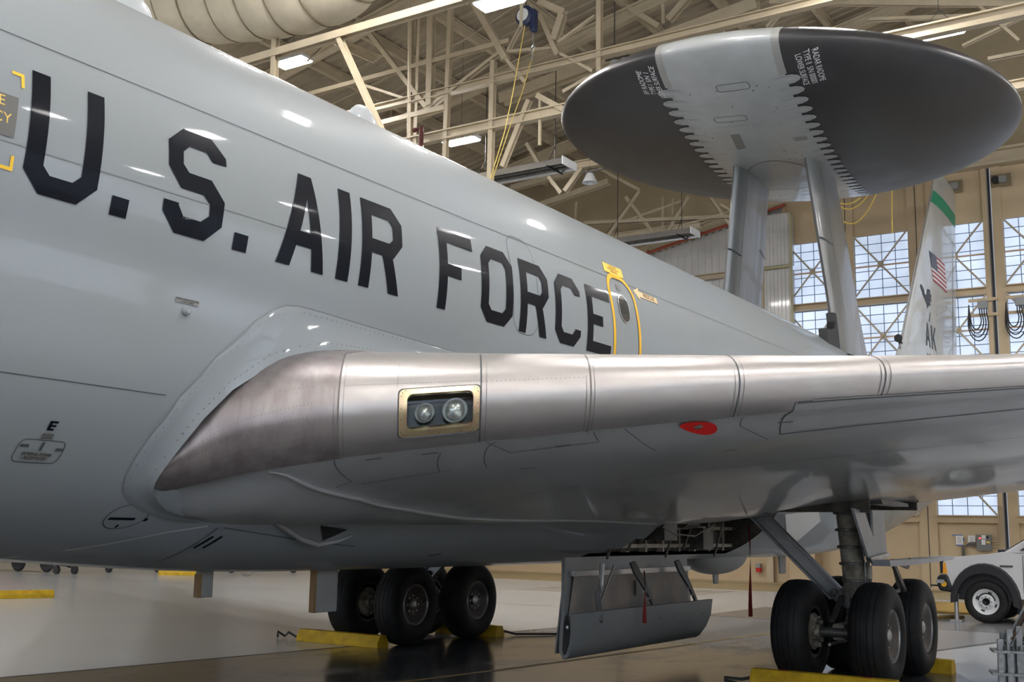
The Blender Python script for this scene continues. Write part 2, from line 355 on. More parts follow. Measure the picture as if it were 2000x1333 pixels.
# belly seams
fline([(-9.33, 1.434), (-8.84, 1.537), (-8.48, 1.629), (-8.2, 1.675)], .010, LINEL); fline([(-8.10, 1.665), (-8.16, 1.42), (-8.2, 1.34)], .013)
fline([(-8.05, 1.665), (-7.0, 1.56), (-6.4, 1.52)], .007); fline([(-5.1, 1.42), (-4.95, 1.44)], .02)
for q in ((-8.09, -8.075), (-8.01, -7.995)): decal('stencil_mark', strip([(q[0], 1.51), (q[1]+.02, 1.60)], .03), FP, BLK, FUS)
# aft seams
fline([(4.2, 4.6), (4.6, 4.1), (4.9, 3.6)], .008, LINEG); fline([(7.0, 5.1), (7.3, 4.6), (7.5, 4.0), (7.5, 3.4)], .008, LINEG)
# oval hatch outline below
hx, hz = -8.94, 1.73
fline([(hx+.165*math.cos(a)*(1 if math.cos(a) > 0 else .85), hz+.082*math.sin(a)) for a in [math.pi*2*k/28 for k in range(28)]], .006, LINE, 'hatch_outline', True)
for c_, s_ in (((-8.95, 1.715), (.20, .017)), ((-8.80, 1.772), (.05, .012)), ((-8.765, 1.712), (.03, .02)), ((-8.93, 1.665), (.02, .02))):
    decal('stencil_mark', [[(c_[0]-s_[0]/2, c_[1]-s_[1]/2), (c_[0]+s_[0]/2, c_[1]-s_[1]/2), (c_[0]+s_[0]/2, c_[1]+s_[1]/2), (c_[0]-s_[0]/2, c_[1]+s_[1]/2)]], FP, BLK, FUS)
# external power door
fline(rrect(-10.02, 2.035, -9.715, 2.165, .04), .005, LINE, 'access_door', True)
text('stencil_text', 'EXTERNAL-POWER\nRECEPTACLES', .022, lambda u, v: fus(-9.875+u, 2.073+v, .007), BLK, FUS, 1.05)
decal('placard', [[(-9.965, 2.052), (-9.785, 2.052), (-9.785, 2.095), (-9.965, 2.095)]], FP2, PLAC, FUS)
for c_ in ((-9.98, 2.128, .055, .018), (-9.745, 2.118, .05, .018), (-9.868, 2.13, .018, .05)):
    decal('placard', [[(c_[0]-c_[2]/2, c_[1]-c_[3]/2), (c_[0]+c_[2]/2, c_[1]-c_[3]/2), (c_[0]+c_[2]/2, c_[1]+c_[3]/2), (c_[0]-c_[2]/2, c_[1]+c_[3]/2)]], FP2, LINE, FUS)
decal('placard', [[(-9.905, 2.168), (-9.83, 2.168), (-9.83, 2.208), (-9.905, 2.208)]], FP2, PLAC, FUS)
text('stencil_text', 'RECEIVER\nADDRESS', .017, lambda u, v: fus(-9.867+u, 2.188+v, .007), BLK, FUS)
decal('stencil_letter', [[(a*.055-9.893, b*.055+2.222) for a, b in q] for q in ([(0, 0), (0, 1), (.35, 1), (.35, 0)], [(.35, 1), (1, 1), (1, .78), (.35, .78)], [(.35, .6), (.9, .6), (.9, .4), (.35, .4)], [(.35, 0), (.8, 0), (.8, .22), (.35, .22)])], FP2, BLK, FUS)
# wing centre section cavity vent
decal('placard', [[(-9.25, 3.083), (-9.065, 3.083), (-9.065, 3.117), (-9.25, 3.117)]], FP2, PLAC, FUS)
text('stencil_text', 'WING CENTER SECTION\nCAVITY VENT', .018, lambda u, v: fus(-9.157+u, 3.10+v, .007), BLK, FUS, .92)
vb = MB(); vb.lathe([(0, .035), (.014, .034), (.024, .026), (.03, .010), (.031, 0)], fus(-9.161, 3.036, 0), 'y', 16, Matrix.Rotation(math.pi, 3, 'X')); vb.build('vent_fitting', GREY, FUS, smooth=True)
# cut-here rescue panel at the left edge
decal('rescue_panel', [[(-11.35, 3.768), (-10.503, 3.768), (-10.488, 4.008), (-11.335, 4.008)]], FP2, mat('rescue_panel_brown', (.13, .125, .115), .5), FUS)
text('rescue_text', 'CUT HERE', .085, lambda u, v: fus(-10.765+u, 3.962+v, .007), YTXT, FUS)
text('rescue_text', 'FOR EMERGENCY', .085, lambda u, v: fus(-10.527+u, 3.866+v, .007), YTXT, FUS, align='RIGHT')
text('rescue_text', 'RESCUE', .07, lambda u, v: fus(-10.74+u, 3.80+v, .007), YTXT, FUS)
for sx, xe, zc_, dz in ((1, -10.452, 4.163, -1), (1, -10.487, 3.585, 1), (-1, -11.37, 4.163, -1), (-1, -11.40, 3.585, 1)):
    decal('corner_bracket', [[(xe, zc_), (xe-sx*.075, zc_), (xe-sx*.075, zc_+dz*.02), (xe, zc_+dz*.02)], [(xe, zc_+dz*.02), (xe-sx*.02, zc_+dz*.02), (xe-sx*.02, zc_+dz*.085), (xe, zc_+dz*.085)]], FP2, mat('bracket_yellow', (.85, .52, .03), .5), FUS)
# over-wing door outline (forward), faint
fline(rrect(-5.44, 3.49, -5.0, 4.44, .17, 7), .006, LINE, 'escape_hatch', True)
# emergency door with the yellow band, window and handle placard
decal('door_band', strip(rrect(-3.452, 2.6, -2.856, 4.468, .24, 8), .052, True), FP2, mat('door_band_yellow', (.84, .47, .01), .45), FUS, .2, .06)
fline(rrect(-3.42, 2.64, -2.888, 4.436, .21, 8), .007, LINE, 'door_seam', True)
wz = rrect(-3.292, 3.94, -3.055, 4.245, .112, 7)
decal('window_surround', strip(wz, .016, True), FP3, SILV, FUS); decal('window_pane', [wz], FP2, mat('cabin_window', (.05, .055, .06), .06, coat=1), FUS)
decal('placard', [[(-3.24, 4.30), (-3.13, 4.30), (-3.13, 4.37), (-3.24, 4.37)]], FP2, PLAC, FUS)
decal('placard', [[(-3.40, 4.49), (-2.95, 4.49), (-2.90, 4.61), (-3.35, 4.61)]], FP2, PLACY, FUS)
fline([(-3.40, 4.49), (-2.95, 4.49), (-2.90, 4.61), (-3.35, 4.61)], .007, DRED, 'placard_border', True)
text('placard_text', 'DANGER\nMANUAL EXIT\nRELEASE', .034, lambda u, v: fus(-3.15+u+v*.4, 4.55+v, .008), DRED, FUS, 1.25)
AR = [(-2.81, 4.375), (-2.64, 4.44), (-2.655, 4.395), (-2.20, 4.395), (-2.20, 4.325), (-2.67, 4.325), (-2.675, 4.275)]
decal('rescue_arrow', [[AR[0], AR[1], AR[2], AR[5], AR[6]], [AR[2], AR[3], AR[4], AR[5]]], FP2, PEACH, FUS); fline(AR, .007, LINE, 'arrow_border', True)
text('rescue_text', 'RESCUE', .066, lambda u, v: fus(-2.42+u, 4.36+v, .008), BLK, FUS, 1.3)
# wing root fillet: raised flange round the wing joint
FO = [(-9.145, 1.92), (-9.178, 1.988), (-9.19, 2.07), (-9.185, 2.15), (-9.16, 2.248), (-9.06, 2.50), (-8.86, 2.78), (-8.546, 3.084), (-8.38, 3.19), (-8.27, 3.235), (-8.15, 3.25), (-7.9, 3.245), (-7.4, 3.225), (-6.43, 3.192), (-5.2, 3.15), (-4, 3.12)]
FI = [(-8.965, 1.95), (-8.985, 1.995), (-8.985, 2.06), (-8.97, 2.14), (-8.93, 2.25), (-8.86, 2.40), (-8.7, 2.60), (-8.40, 2.80), (-8.2, 2.87), (-8.0, 2.92), (-7.8, 2.96), (-7.6, 2.98), (-7.2, 3.0), (-6.43, 3.0), (-5.2, 3.0), (-4, 3.0)]
FO = [(-8.35, 1.695), (-8.60, 1.712), (-8.846, 1.765), (-8.99, 1.815), (-9.08, 1.862)]+FO; FI = [(-8.3, 1.75), (-8.52, 1.775), (-8.74, 1.82), (-8.85, 1.87), (-8.92, 1.91)]+FI
fm = MB(); V = []; F = []; K = 6
for i, (a, b) in enumerate(zip(FO, FI)):
    for k in range(K+1):
        t = k/K; x = a[0]+(b[0]-a[0])*t; z = a[1]+(b[1]-a[1])*t; V.append(fus(x, z, .0 if k == 0 else .012+.05*t**3))
for i in range(len(FO)-1):
    for k in range(K): F.append((i*(K+1)+k, i*(K+1)+k+1, (i+1)*(K+1)+k+1, (i+1)*(K+1)+k))
FIL = fm.add(V, F).build('wing_root_fillet', GREY, PLANE, smooth=70)
decal('fillet_edge', strip(FO, .008), lambda u, v: fus(u, v, .003), LINEG, FIL)
rv = MB()
for i in range(len(FO)-1):
    a, b = FO[i], FO[i+1]; c, d = FI[i], FI[i+1]; L = math.hypot(b[0]-a[0], b[1]-a[1]); nn = max(1, int(L/.055))
    for q in range(nn):
        t = q/nn
        for f in (.14, .80):
            x = (a[0]+(b[0]-a[0])*t)*(1-f)+(c[0]+(d[0]-c[0])*t)*f; z = (a[1]+(b[1]-a[1])*t)*(1-f)+(c[1]+(d[1]-c[1])*t)*f
            o = .016+.05*f**3
            rv.add([fus(x+.006*math.cos(k*math.pi/3), z+.006*math.sin(k*math.pi/3), o) for k in range(6)], [tuple(range(6))])
tag(rv.build('rivets', LINEG, FIL), kind='stuff')
gm = MB(); gm.tube([fus(x, z, .075) for x, z in ((-8.22, 2.865), (-8.0, 2.925), (-7.8, 2.965), (-7.5, 3.0), (-7.0, 3.025), (-6.0, 3.03))], [.012]+[.014]*5, 8); gm.build('rubber_seal', RUBL, FIL, smooth=True)
# aerials on the spine and under the belly
def blade(nm, x0, x1, z0, z1, th, m_, par, sw=.05, y=0):
    b_ = MB(); b_.prism([(x0, z0), (x1, z0), (x1-sw*.3, z1), (x0+sw, z1)], th, lambda a, b, c: Vector((a, y-th/2+c, b))); return b_.build(nm, m_, par, bevel=.01)
for x in (-8.42, -5.50):
    b_ = MB(); prof = [(.33*math.cos(a), .27*math.sin(a)) for a in lin(0, math.pi/2, 8)]; V = []
    b_.grid(lambda u, v: Vector((x+.30*math.cos(v)*math.cos(u)*1.0, .09*math.cos(v)*math.sin(u), 5.56+.46*math.sin(v))), lin(0, 2*math.pi, 20), lin(0, math.pi/2, 8)); b_.build('round_aerial', mat('aerial_pale', (.42, .44, .45), .35, coat=.3), PLANE, smooth=60)
blade('belly_aerial', -7.33, -7.17, 1.30, 1.075, .05, GREYM, PLANE, .0); blade('belly_aerial', -5.93, -5.60, 1.30, .88, .05, GREYM, PLANE, .0); blade('belly_aerial', 3.5, 3.73, 1.2, .86, .04, GREYM, PLANE, .06)
for x0, x1, z1 in ((-7.335, -7.30, 1.08), (-5.935, -5.90, .885)):
    e_ = MB(); e_.box(((x0+x1)/2, 0, (1.27+z1)/2), (abs(x1-x0), .056, 1.27-z1)); e_.build('aerial_edge', mat('erosion_strip', (.22, .13, .05), .6), PLANE)
b_ = MB(); b_.grid(lambda u, v: Vector((3.6+1.05*math.cos(v)*math.cos(u), .38*math.cos(v)*math.sin(u), 1.31-.30*math.sin(v))), lin(0, 2*math.pi, 28), lin(0, math.pi/2, 8)); b_.build('belly_blister', GREYM, PLANE, smooth=60)
blade('belly_aerial', 6.6, 6.95, 1.3, .95, .04, GREYM, PLANE, .05)
# ------------------------------------------------------------------ wings
def lerp_tab(t, x):
    for a, b in zip(t, t[1:]):
        if x <= b[0] or b is t[-1]: return a[1]+(b[1]-a[1])*(x-a[0])/(b[0]-a[0])
def smooth_tab(t, x, h=.12): return sum(lerp_tab(t, x+d*h)*.2 for d in (-1, -.5, 0, .5, 1))
T_ZN = [(1, 1.90), (1.15, 1.95), (1.28, 1.98), (1.37, 2.02), (1.5, 2.12), (1.65, 2.27), (1.8, 2.37), (2.35, 2.48), (3, 2.57), (4, 2.68), (5, 2.79), (6, 2.88), (22.2, 4.85)]
T_C = [(1, 2.97), (1.8, 2.985), (2.35, 2.985), (3.5, 3.005), (5, 3.035), (6, 3.07), (8, 3.25), (22.2, 4.95)]
T_M = [(1, 1.82), (1.15, 1.86), (1.28, 1.89), (1.4, 1.935), (1.8, 2.03), (2.35, 2.15), (3, 2.26), (4, 2.42), (5, 2.57), (6, 2.69), (22.2, 4.72)]
T_L = [(1, 1.84), (1.28, 1.81), (1.45, 1.785), (1.8, 1.79), (3.4, 2.08), (5, 2.27), (6, 2.41), (8, 2.7), (22.2, 4.6)]
T_T = [(1, 1.9), (4, 2.19), (5, 2.32), (6, 2.43), (8, 2.72), (22.2, 4.7)]
T_XT = [(0, 2.2), (6.5, 2.2), (22.2, 9.8)]
_pc = {}
def profile(s):
    if s in _pc: return _pc[s]
    zn, Cc, M, L, T = [smooth_tab(t, s) for t in (T_ZN, T_C, T_M, T_L, T_T)]
    xl = -9.0+.77*(s-1.4); c = lerp_tab(T_XT, s)-xl; k = min(1, c/8); a = Cc-zn; b = zn-M; d = M-L
    P = [(c, T+.04), (.85*c, T+.35*(Cc-T)), (.65*c, T+.75*(Cc-T)+.03), (.45*c, Cc+.09*k), (.28*c, Cc+.13*k), (.17*c, Cc+.09*k)]
    P += [(x*k, zn+f*a) for x, f in ((1.0, 1.0), (.62, .9), (.33, .74), (.14, .51), (.04, .27))]
    P += [(0, zn)]+[(x*k, zn-f*b) for x, f in ((.03, .3), (.11, .6), (.25, .84), (.42, 1.0))]
    q = lerp_tab([(1.0, .15), (1.5, .13), (1.95, 0), (22.2, 0)], s)
    P += [(.8*k, M-.33*d-.8*q), (1.5*k, M-.62*d-q), (.3*c, M-.88*d-.7*q), (.45*c, L), (.62*c, L-.02*k), (.8*c, L*.6+T*.4-.02*k), (.92*c, L*.2+T*.8), (c, T)]
    _pc[s] = [(xl+x, z) for x, z in P]; return _pc[s]
def W0(s, u, sg=-1):
    """wing skin; u 0 = upper trailing edge, 11 = nose, 23 = lower trailing edge"""
    P = profile(round(s, 4)); n = len(P); i = min(int(u), n-2); f = u-i; g = lambda j: P[max(0, min(n-1, j))]; r = []
    for k in (0, 1):
        a, b, c, d = g(i-1)[k], g(i)[k], g(i+1)[k], g(i+2)[k]
        r.append(.5*((2*b)+(-a+c)*f+(2*a-5*b+4*c-d)*f*f+(-a+3*b-3*c+d)*f**3))
    return Vector((r[0], sg*s, r[1]))
def WN(s, u, off=0.):
    p = W0(s, u)
    if not off: return p
    e = .02; a = W0(s, min(23, u+e))-W0(s, max(0, u-e)); b = W0(s+.02, u)-W0(s-.02, u); nn = a.cross(b).normalized()
    if u > 11 and nn.z > 0 and u > 12: nn = -nn
    if u < 10 and nn.z < 0: nn = -nn
    if 10 <= u <= 12 and nn.x > 0: nn = -nn
    return p+nn*off
_dx = {}
def SK(s, u):
    """station of a rib point: ribs stand square to the leading edge"""
    k = (round(s, 4), round(u, 3))
    if k not in _dx: _dx[k] = min(.5, W0(s, u).x-(-9.0+.77*(s-1.4)))
    return s-.47*max(0, _dx[k])
def WQ(s, u, off=0.): return WN(SK(s, u), u, off)
LS0, LS1, LU0, LU1 = 2.705, 3.06, 10.6, 12.85       # opening of the landing light
ss = sorted(set([1.0, 1.1, 1.2, 1.28]+lin(1.36, 2.6, 12)+[LS0, 2.8, 2.92, LS1]+lin(3.2, 6.4, 18)+[7, 8, 9.5, 11, 13, 15, 17, 19, 21, 22.2]))
us = sorted(set(lin(0, 7, 14)+lin(7, 10, 12)+[LU0]+lin(11, 12.5, 8)+[LU1]+lin(13, 17, 16)+lin(17, 23, 18)))
def in_bay(s, x): return 1.8 < s < 3.75 and -.75 < x < 1.35
mb = MB(); V = [WQ(s, u) for s in ss for u in us]; F = []; nu = len(us)
for i in range(len(ss)-1):
    for j in range(nu-1):
        s_, u_ = (ss[i]+ss[i+1])/2, (us[j]+us[j+1])/2
        if LS0 < s_ < LS1 and LU0 < u_ < LU1: continue
        c = (V[i*nu+j]+V[(i+1)*nu+j+1])/2
        if u_ > 17 and in_bay(s_, c.x): continue
        F.append((i*nu+j, i*nu+j+1, (i+1)*nu+j+1, (i+1)*nu+j))
F.append(tuple((len(ss)-1)*nu+j for j in range(nu)))
LW = mb.add(V, F).build('wing', GREYW, PLANE, smooth=50)
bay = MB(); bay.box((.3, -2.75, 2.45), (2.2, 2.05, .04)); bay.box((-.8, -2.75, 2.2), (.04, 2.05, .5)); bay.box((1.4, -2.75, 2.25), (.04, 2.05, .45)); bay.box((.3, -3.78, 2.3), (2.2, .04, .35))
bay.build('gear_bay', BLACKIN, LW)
bb = MB()
for x in (-.5, -.1, .6, 1.0): bb.bar((x, -1.8, 2.3), (x, -3.7, 2.36), .06, .12)
for y in (-2.2, -2.9, -3.5): bb.tube([(-.7, y, 2.25), (.3, y, 2.3), (1.3, y, 2.28)], .02, 6)
bb.build('bay_ribs', OLIVE, LW)
mb = MB(); V = [W0(s, u, 1) for s in ss[::2]+[22.2] for u in us[::2]+[23]]; nu2 = len(us[::2])+1; F = []
for i in range(len(ss[::2])):
    for j in range(nu2-1): F.append((i*nu2+j, i*nu2+j+1, (i+1)*nu2+j+1, (i+1)*nu2+j))
mb.add(V, F).build('wing', GREYW, PLANE, smooth=50)
# leading edge panels in bare metal, one for each length between two seams
def le_panel(s0, s1, u0, u1, m_, hole=False, off=.007):
    b = MB(); S_ = sorted(set(lin(s0, s1, max(2, int((s1-s0)/.12)))+([LS0, LS1] if hole else []))); U_ = sorted(set(lin(u0, u1, int((u1-u0)*4))+([LU0, LU1] if hole else []))); S_ = [x for x in S_ if s0 <= x <= s1]
    nuu = len(U_); V = [WQ(s, u, off) for s in S_ for u in U_]; F = []
    for i in range(len(S_)-1):
        for j in range(nuu-1):
            a, c = (S_[i]+S_[i+1])/2, (U_[j]+U_[j+1])/2
            if hole and LS0 < a < LS1 and LU0 < c < LU1: continue
            F.append((i*nuu+j, i*nuu+j+1, (i+1)*nuu+j+1, (i+1)*nuu+j))
    # turned-in edges give the panel its thickness
    for side in (0, nuu-1):
        k0 = len(V); V += [WQ(s, U_[side], -.002) for s in S_]
        for i in range(len(S_)-1): F.append((i*nuu+side, (i+1)*nuu+side, k0+i+1, k0+i))
    for row in (0, len(S_)-1):
        k0 = len(V); V += [WQ(S_[row], u, -.002) for u in U_]
        for j in range(nuu-1): F.append((row*nuu+j, row*nuu+j+1, k0+j+1, k0+j))
    b.add(V, F); return b.build('leading_edge_panel', m_, LW, smooth=40)
le_panel(1.30, 2.334, 4.4, 14.3, ALUD); le_panel(2.344, 3.097, 4.4, 14.25, ALU, True); le_panel(3.105, 3.694, 4.4, 14.2, ALU); le_panel(3.704, 4.52, 4.4, 14.15, ALU)
le_panel(4.53, 4.86, 4.4, 14.1, ALU); le_panel(4.86, 5.35, 4.4, 13.15, ALU); le_panel(5.36, 6.3, 4.4, 13.15, ALU); le_panel(6.31, 7.6, 4.4, 13.15, ALU); le_panel(7.61, 10, 4.4, 13.15, ALU)
WL = lambda s, u: WN(s, u, .004)
def wline(pts, w_=.01, m_=LINE, nm='panel_seam', off=.004):
    """line on the wing skin through (s,u) points"""
    b = MB(); P = []
    for i in range(len(pts)-1):
        for t in lin(0, 1, 6)[:-1 if i < len(pts)-2 else None]: P.append((pts[i][0]+(pts[i+1][0]-pts[i][0])*t, pts[i][1]+(pts[i+1][1]-pts[i][1])*t))
    Q = [WN(s, u, off) for s, u in P]; V = []
    for i, (s, u) in enumerate(P):
        d = (Q[min(i+1, len(Q)-1)]-Q[max(i-1, 0)]).normalized(); nn = (WN(s, u, off+.01)-Q[i]).normalized(); t = d.cross(nn).normalized()*w_/2; V += [Q[i]+t, Q[i]-t]
    b.add(V, [(2*i, 2*i+1, 2*i+3, 2*i+2) for i in range(len(Q)-1)]); return b.build(nm, m_, LW)
def qline(s0, u0, u1, w_, m_, off): wline([(SK(s0, u), u) for u in lin(u0, u1, 12)], w_, m_, off=off)
for s in (2.339, 3.699): qline(s, 7.5, 14.3, .02, mat('seam_brown', (.16, .14, .13), .6), off=.006)
for s in (3.101, 4.525, 5.355): qline(s, 7.5, 14.1 if s < 5 else 13.2, .011, LINE, off=.009)
# flap panel (krueger) line and its hinge strip
wline([(4.80, 13.2), (4.75, 14.1), (4.55, 15.8)], .012); wline([(4.55, 15.8), (6.2, 15.5), (9, 15.4)], .012); wline([(4.81, 13.27), (6, 13.25), (9, 13.25)], .028, LINE, 'hinge_strip', .006)
wline([(4.9, 13.12), (6, 13.10), (9, 13.10)], .012, mat('hinge_grey', (.3, .3, .29), .5), 'hinge_strip', .012)
for pts in ([(1.92, 16.0), (2.04, 15.9), (2.17, 14.4)], [(2.04, 16.07), (2.6, 15.95)], [(2.526, 15.93), (2.70, 14.94)], [(2.78, 16.0), (3.05, 14.4)], [(4.46, 14.3), (4.38, 15.2), (4.45, 16)], [(3.77, 14.4), (3.76, 16.07)], [(1.9, 17.5), (2.6, 17.4), (3.4, 17.3), (6, 17)], [(5.2, 18.6), (7, 18.3)], [(4.4, 19.4), (7, 19.2)], [(4.6, 21.6), (7, 21.6)], [(3.0, 14.4), (3.03, 15.4), (3.55, 15.3), (3.6, 14.4)]): wline(pts, .007)
for s, u in ((2.3, 14.8), (2.6, 14.9), (2.9, 16.3), (3.3, 15.3), (4.6, 15.2), (4.1, 16.4)): wline([(s, u), (s+.09, u)], .012)
# rivet rows, joined
rv = MB()
def rrow(a, b, n_, r=.0035, off=.0115):
    for i in range(n_+1):
        t = i/n_; s = a[0]+(b[0]-a[0])*t; u = a[1]+(b[1]-a[1])*t; s = SK(s, u) if u < 14.35 else s; p = WN(s, u, off); nn = (WN(s, u, off+.02)-p).normalized(); x = Vector((0, 1, 0)).cross(nn).normalized(); y = nn.cross(x)
        rv.add([p+(x*math.cos(k*math.pi/3)+y*math.sin(k*math.pi/3))*r for k in range(6)], [tuple(range(6))])
for s in (2.365, 3.13, 3.72, 4.55, 5.385): rrow((s, 8.6), (s, 14.0 if s < 5 else 13), 60)
for s in (2.315, 3.675, 4.50, 5.33): rrow((s, 10), (s, 14.0 if s < 5 else 13), 44)
rrow((2.65, 8.6), (2.65, 10.15), 14); rrow((2.37, 9.9), (3.09, 10.05), 50); rrow((3.11, 10.1), (3.66, 10.1), 22); rrow((2.66, 13.5), (3.09, 13.6), 34)
rrow((1.6, 11.2), (2.2, 10.6), 30); rrow((1.55, 12), (2.2, 11.3), 30); rrow((1.5, 13), (2.19, 12.6), 34); rrow((1.45, 13.4), (2.19, 13.0), 34); rrow((1.9, 10.0), (2.2, 9.8), 12)
rrow((2.3, 14.45), (4.4, 14.4), 60, .004, .006); rrow((1.4, 14.5), (2.2, 14.5), 20, .004, .006); rrow((4.9, 13.0), (6.2, 13.0), 60, .003, .016)
tag(rv.build('rivets', mat('rivet_dark', (.13, .12, .11), .5), LW), kind='stuff')
# landing light: frame, black bay, two lamps and the clear cover
FS0, FS1, FU0, FU1 = 2.662, 3.094, 10.32, 13.25
b = MB(); V = []; Fq = []
def lr(t, m_):   # ring point: t round the frame, m_ 0 outer, 1 inner
    o = rrect(FS0, FU0, FS1, FU1, .05, 4); i_ = rrect(LS0, LU0, LS1, LU1, .045, 4)
    return (o if m_ == 0 else i_)[t]
def lrs(cx0, cy0, cx1, cy1, ru, rs, n=5):
    o = []
    for cx, cy, a0 in ((cx1-rs, cy1-ru, 0), (cx0+rs, cy1-ru, 90), (cx0+rs, cy0+ru, 180), (cx1-rs, cy0+ru, 270)):
        for k in range(n+1): a = math.radians(a0+90*k/n); o.append((cx+rs*math.cos(a), cy+ru*math.sin(a)))
    return o
def dense(l):
    o = []
    for i in range(len(l)):
        a, c = l[i], l[(i+1) % len(l)]; nn = 6 if i % 6 == 5 else 1
        for q in range(nn): o.append((a[0]+(c[0]-a[0])*q/nn, a[1]+(c[1]-a[1])*q/nn))
    return o
O = dense(lrs(FS0, FU0, FS1, FU1, .25, .03)); I = dense(lrs(LS0, LU0, LS1, LU1, .35, .03)); n = len(O)
for s, u in O: V.append(WQ(s, u, .014))
for s, u in I: V.append(WQ(s, u, .016))
for s, u in I: V.append(WQ(s, u, -.03))
for s, u in O: V.append(WQ(s, u, .004))
for k in range(n):
    j = (k+1) % n; Fq += [(k, j, n+j, n+k), (n+k, n+j, 2*n+j, 2*n+k), (3*n+k, 3*n+j, j, k)]
LF = b.add(V, Fq).build('landing_light', BRASS, PLANE, smooth=40)
O2 = dense(lrs(FS0-.008, FU0-.07, FS1+.008, FU1+.07, .25, .03)); b = MB(); b.add([WQ(s, u, .0095) for s, u in O2]+[WQ(s, u, .0095) for s, u in O], [(k, (k+1) % n, n+(k+1) % n, n+k) for k in range(n)]); b.build('frame_gap', LINE, LF)
b = MB()
for i in range(n):
    if i % 2 == 0:
        s = (O[i][0]*.72+I[i][0]*.28); u = (O[i][1]*.72+I[i][1]*.28); p = WQ(s, u, .0165); nn = (WQ(s, u, .03)-p).normalized(); x = Vector((0, 1, 0)).cross(nn).normalized(); y = nn.cross(x)
        b.add([p+(x*math.cos(k*math.pi/3)+y*math.sin(k*math.pi/3))*.0045 for k in range(6)], [tuple(range(6))])
tag(b.build('frame_screws', mat('screw_dark', (.15, .13, .1), .5), LF), kind='stuff')
# bay box behind the opening
c0 = (WQ(LS0, 11.7)+WQ(LS1, 11.7))/2; ax = (WQ(LS1, 11.7)-WQ(LS0, 11.7)).normalized(); nf = Vector((ax.y, -ax.x, 0)).normalized()
if nf.x > 0: nf = -nf
b = MB(); Rm = Matrix((ax, nf, Vector((0, 0, 1)))).transposed()
for cc, sz in (((0, -.27, 0), (.50, .01, .40)), ((0, -.18, .165), (.50, .18, .01)), ((0, -.18, -.165), (.50, .18, .01)), ((-.235, -.18, 0), (.01, .18, .34)), ((.235, -.18, 0), (.01, .18, .34))): b.box(c0+Rm @ Vector(cc), sz, Rm)
b.build('lamp_bay', GLOSSB, LF)
for off_, r in ((-.105, .062), (.105, .078)):
    for nm, m_, prof in (('lamp_bulb', GLASS, [(0, .05), (r*.5, .045), (r*.85, .03), (r, .0)]), ('lamp_ring', SILV, [(r, 0), (r*1.12, .004), (r*1.14, -.03), (r*.9, -.12)])):
        b = MB(); b.lathe(prof, c0+ax*off_+nf*-.13, 'y', 24, Matrix((ax, nf, Vector((0, 0, 1)))).transposed()); b.build(nm, m_, LF, smooth=True)
b = MB(); b.grid(lambda s, u: WQ(s, u, -.012), lin(LS0, LS1, 10), lin(LU0, LU1, 14)); b.build('light_cover', CLEAR, LF, smooth=True)
# red fuelling disc
def disc_on(nm, s, u, rs, ru, m_, off, n=40): 
    b = MB(); V = [WN(s, u, off)]; F = []
    for rr_ in (.35, .7, 1.):
        V += [WN(s+rs*rr_*math.cos(2*math.pi*k/n), u+ru*rr_*math.sin(2*math.pi*k/n), off) for k in range(n)]
    F = [(0, 1+k, 1+(k+1) % n) for k in range(n)]
    for q in (0, 1): F += [(1+q*n+k, 1+(q+1)*n+k, 1+(q+1)*n+(k+1) % n, 1+q*n+(k+1) % n) for k in range(n)]
    return b.add(V, F).build(nm, m_, LW, smooth=True)
disc_on('red_disc', 4.165, 14.82, .098, .62, RED, .0125)
b = MB(); p = WN(4.165, 14.85, .016); nn = (WN(4.165, 14.85, .03)-p).normalized(); x = Vector((0, 1, 0)); x = (x-nn*x.dot(nn)).normalized(); y = nn.cross(x); R_ = Matrix((x, y, nn)).transposed(); b.box(p, (.055, .04, .012), R_); b.box(p+nn*.005, (.03, .022, .014), R_); b.build('vent_plate', STEEL, LW, bevel=.003)
# fairing ridge where wing underside meets the body, air inlet
RG = [(1.80, 14.6), (1.845, 15.04), (1.853, 15.87), (1.87, 16.62), (1.81, 17.27), (1.735, 17.72), (1.73, 18.45), (1.79, 19.28), (1.83, 19.9)]
b = MB(); P = []
for i in range(len(RG)-1):
    for t in lin(0, 1, 5)[:-1]: P.append((RG[i][0]+(RG[i+1][0]-RG[i][0])*t, RG[i][1]+(RG[i+1][1]-RG[i][1])*t))
b.tube([WN(s, u, .004) for s, u in P], [.004+.014*min(1, i/8) for i in range(len(P))], 10); b.build('fairing_ridge', GREYM, LW, smooth=True)
b = MB()
V = [fus(-7.92, 1.665, .01), fus(-7.4, 1.655, .05), fus(-6.95, 1.63, .07), fus(-6.62, 1.60, .075), fus(-6.45, 1.585, .06)]
b.tube([fus(x, z, o) for x, z, o in ((-7.96, 1.79, 0), (-7.72, 1.743, .012), (-7.474, 1.676, .018), (-7.187, 1.596, .02), (-6.92, 1.55, .02), (-6.72, 1.575, .014), (-6.606, 1.62, .008))], [.005, .014, .02, .024, .024, .016, .006], 10)
INL = b.build('air_inlet', GREYM, PLANE, smooth=True)
decal('inlet_throat', [[(-7.113, 1.70), (-6.749, 1.671), (-6.90, 1.576)]], lambda u, v: fus(u, v, .012), mat('inlet_dark', (.01, .01, .01), .8), INL)
decal('inlet_ramp', [[(-7.80, 1.755), (-7.113, 1.70), (-6.9, 1.576), (-7.19, 1.60), (-7.474, 1.68)]], lambda u, v: fus(u, v, .006), mat('inlet_ramp_grey', (.20, .21, .215), .6), INL)

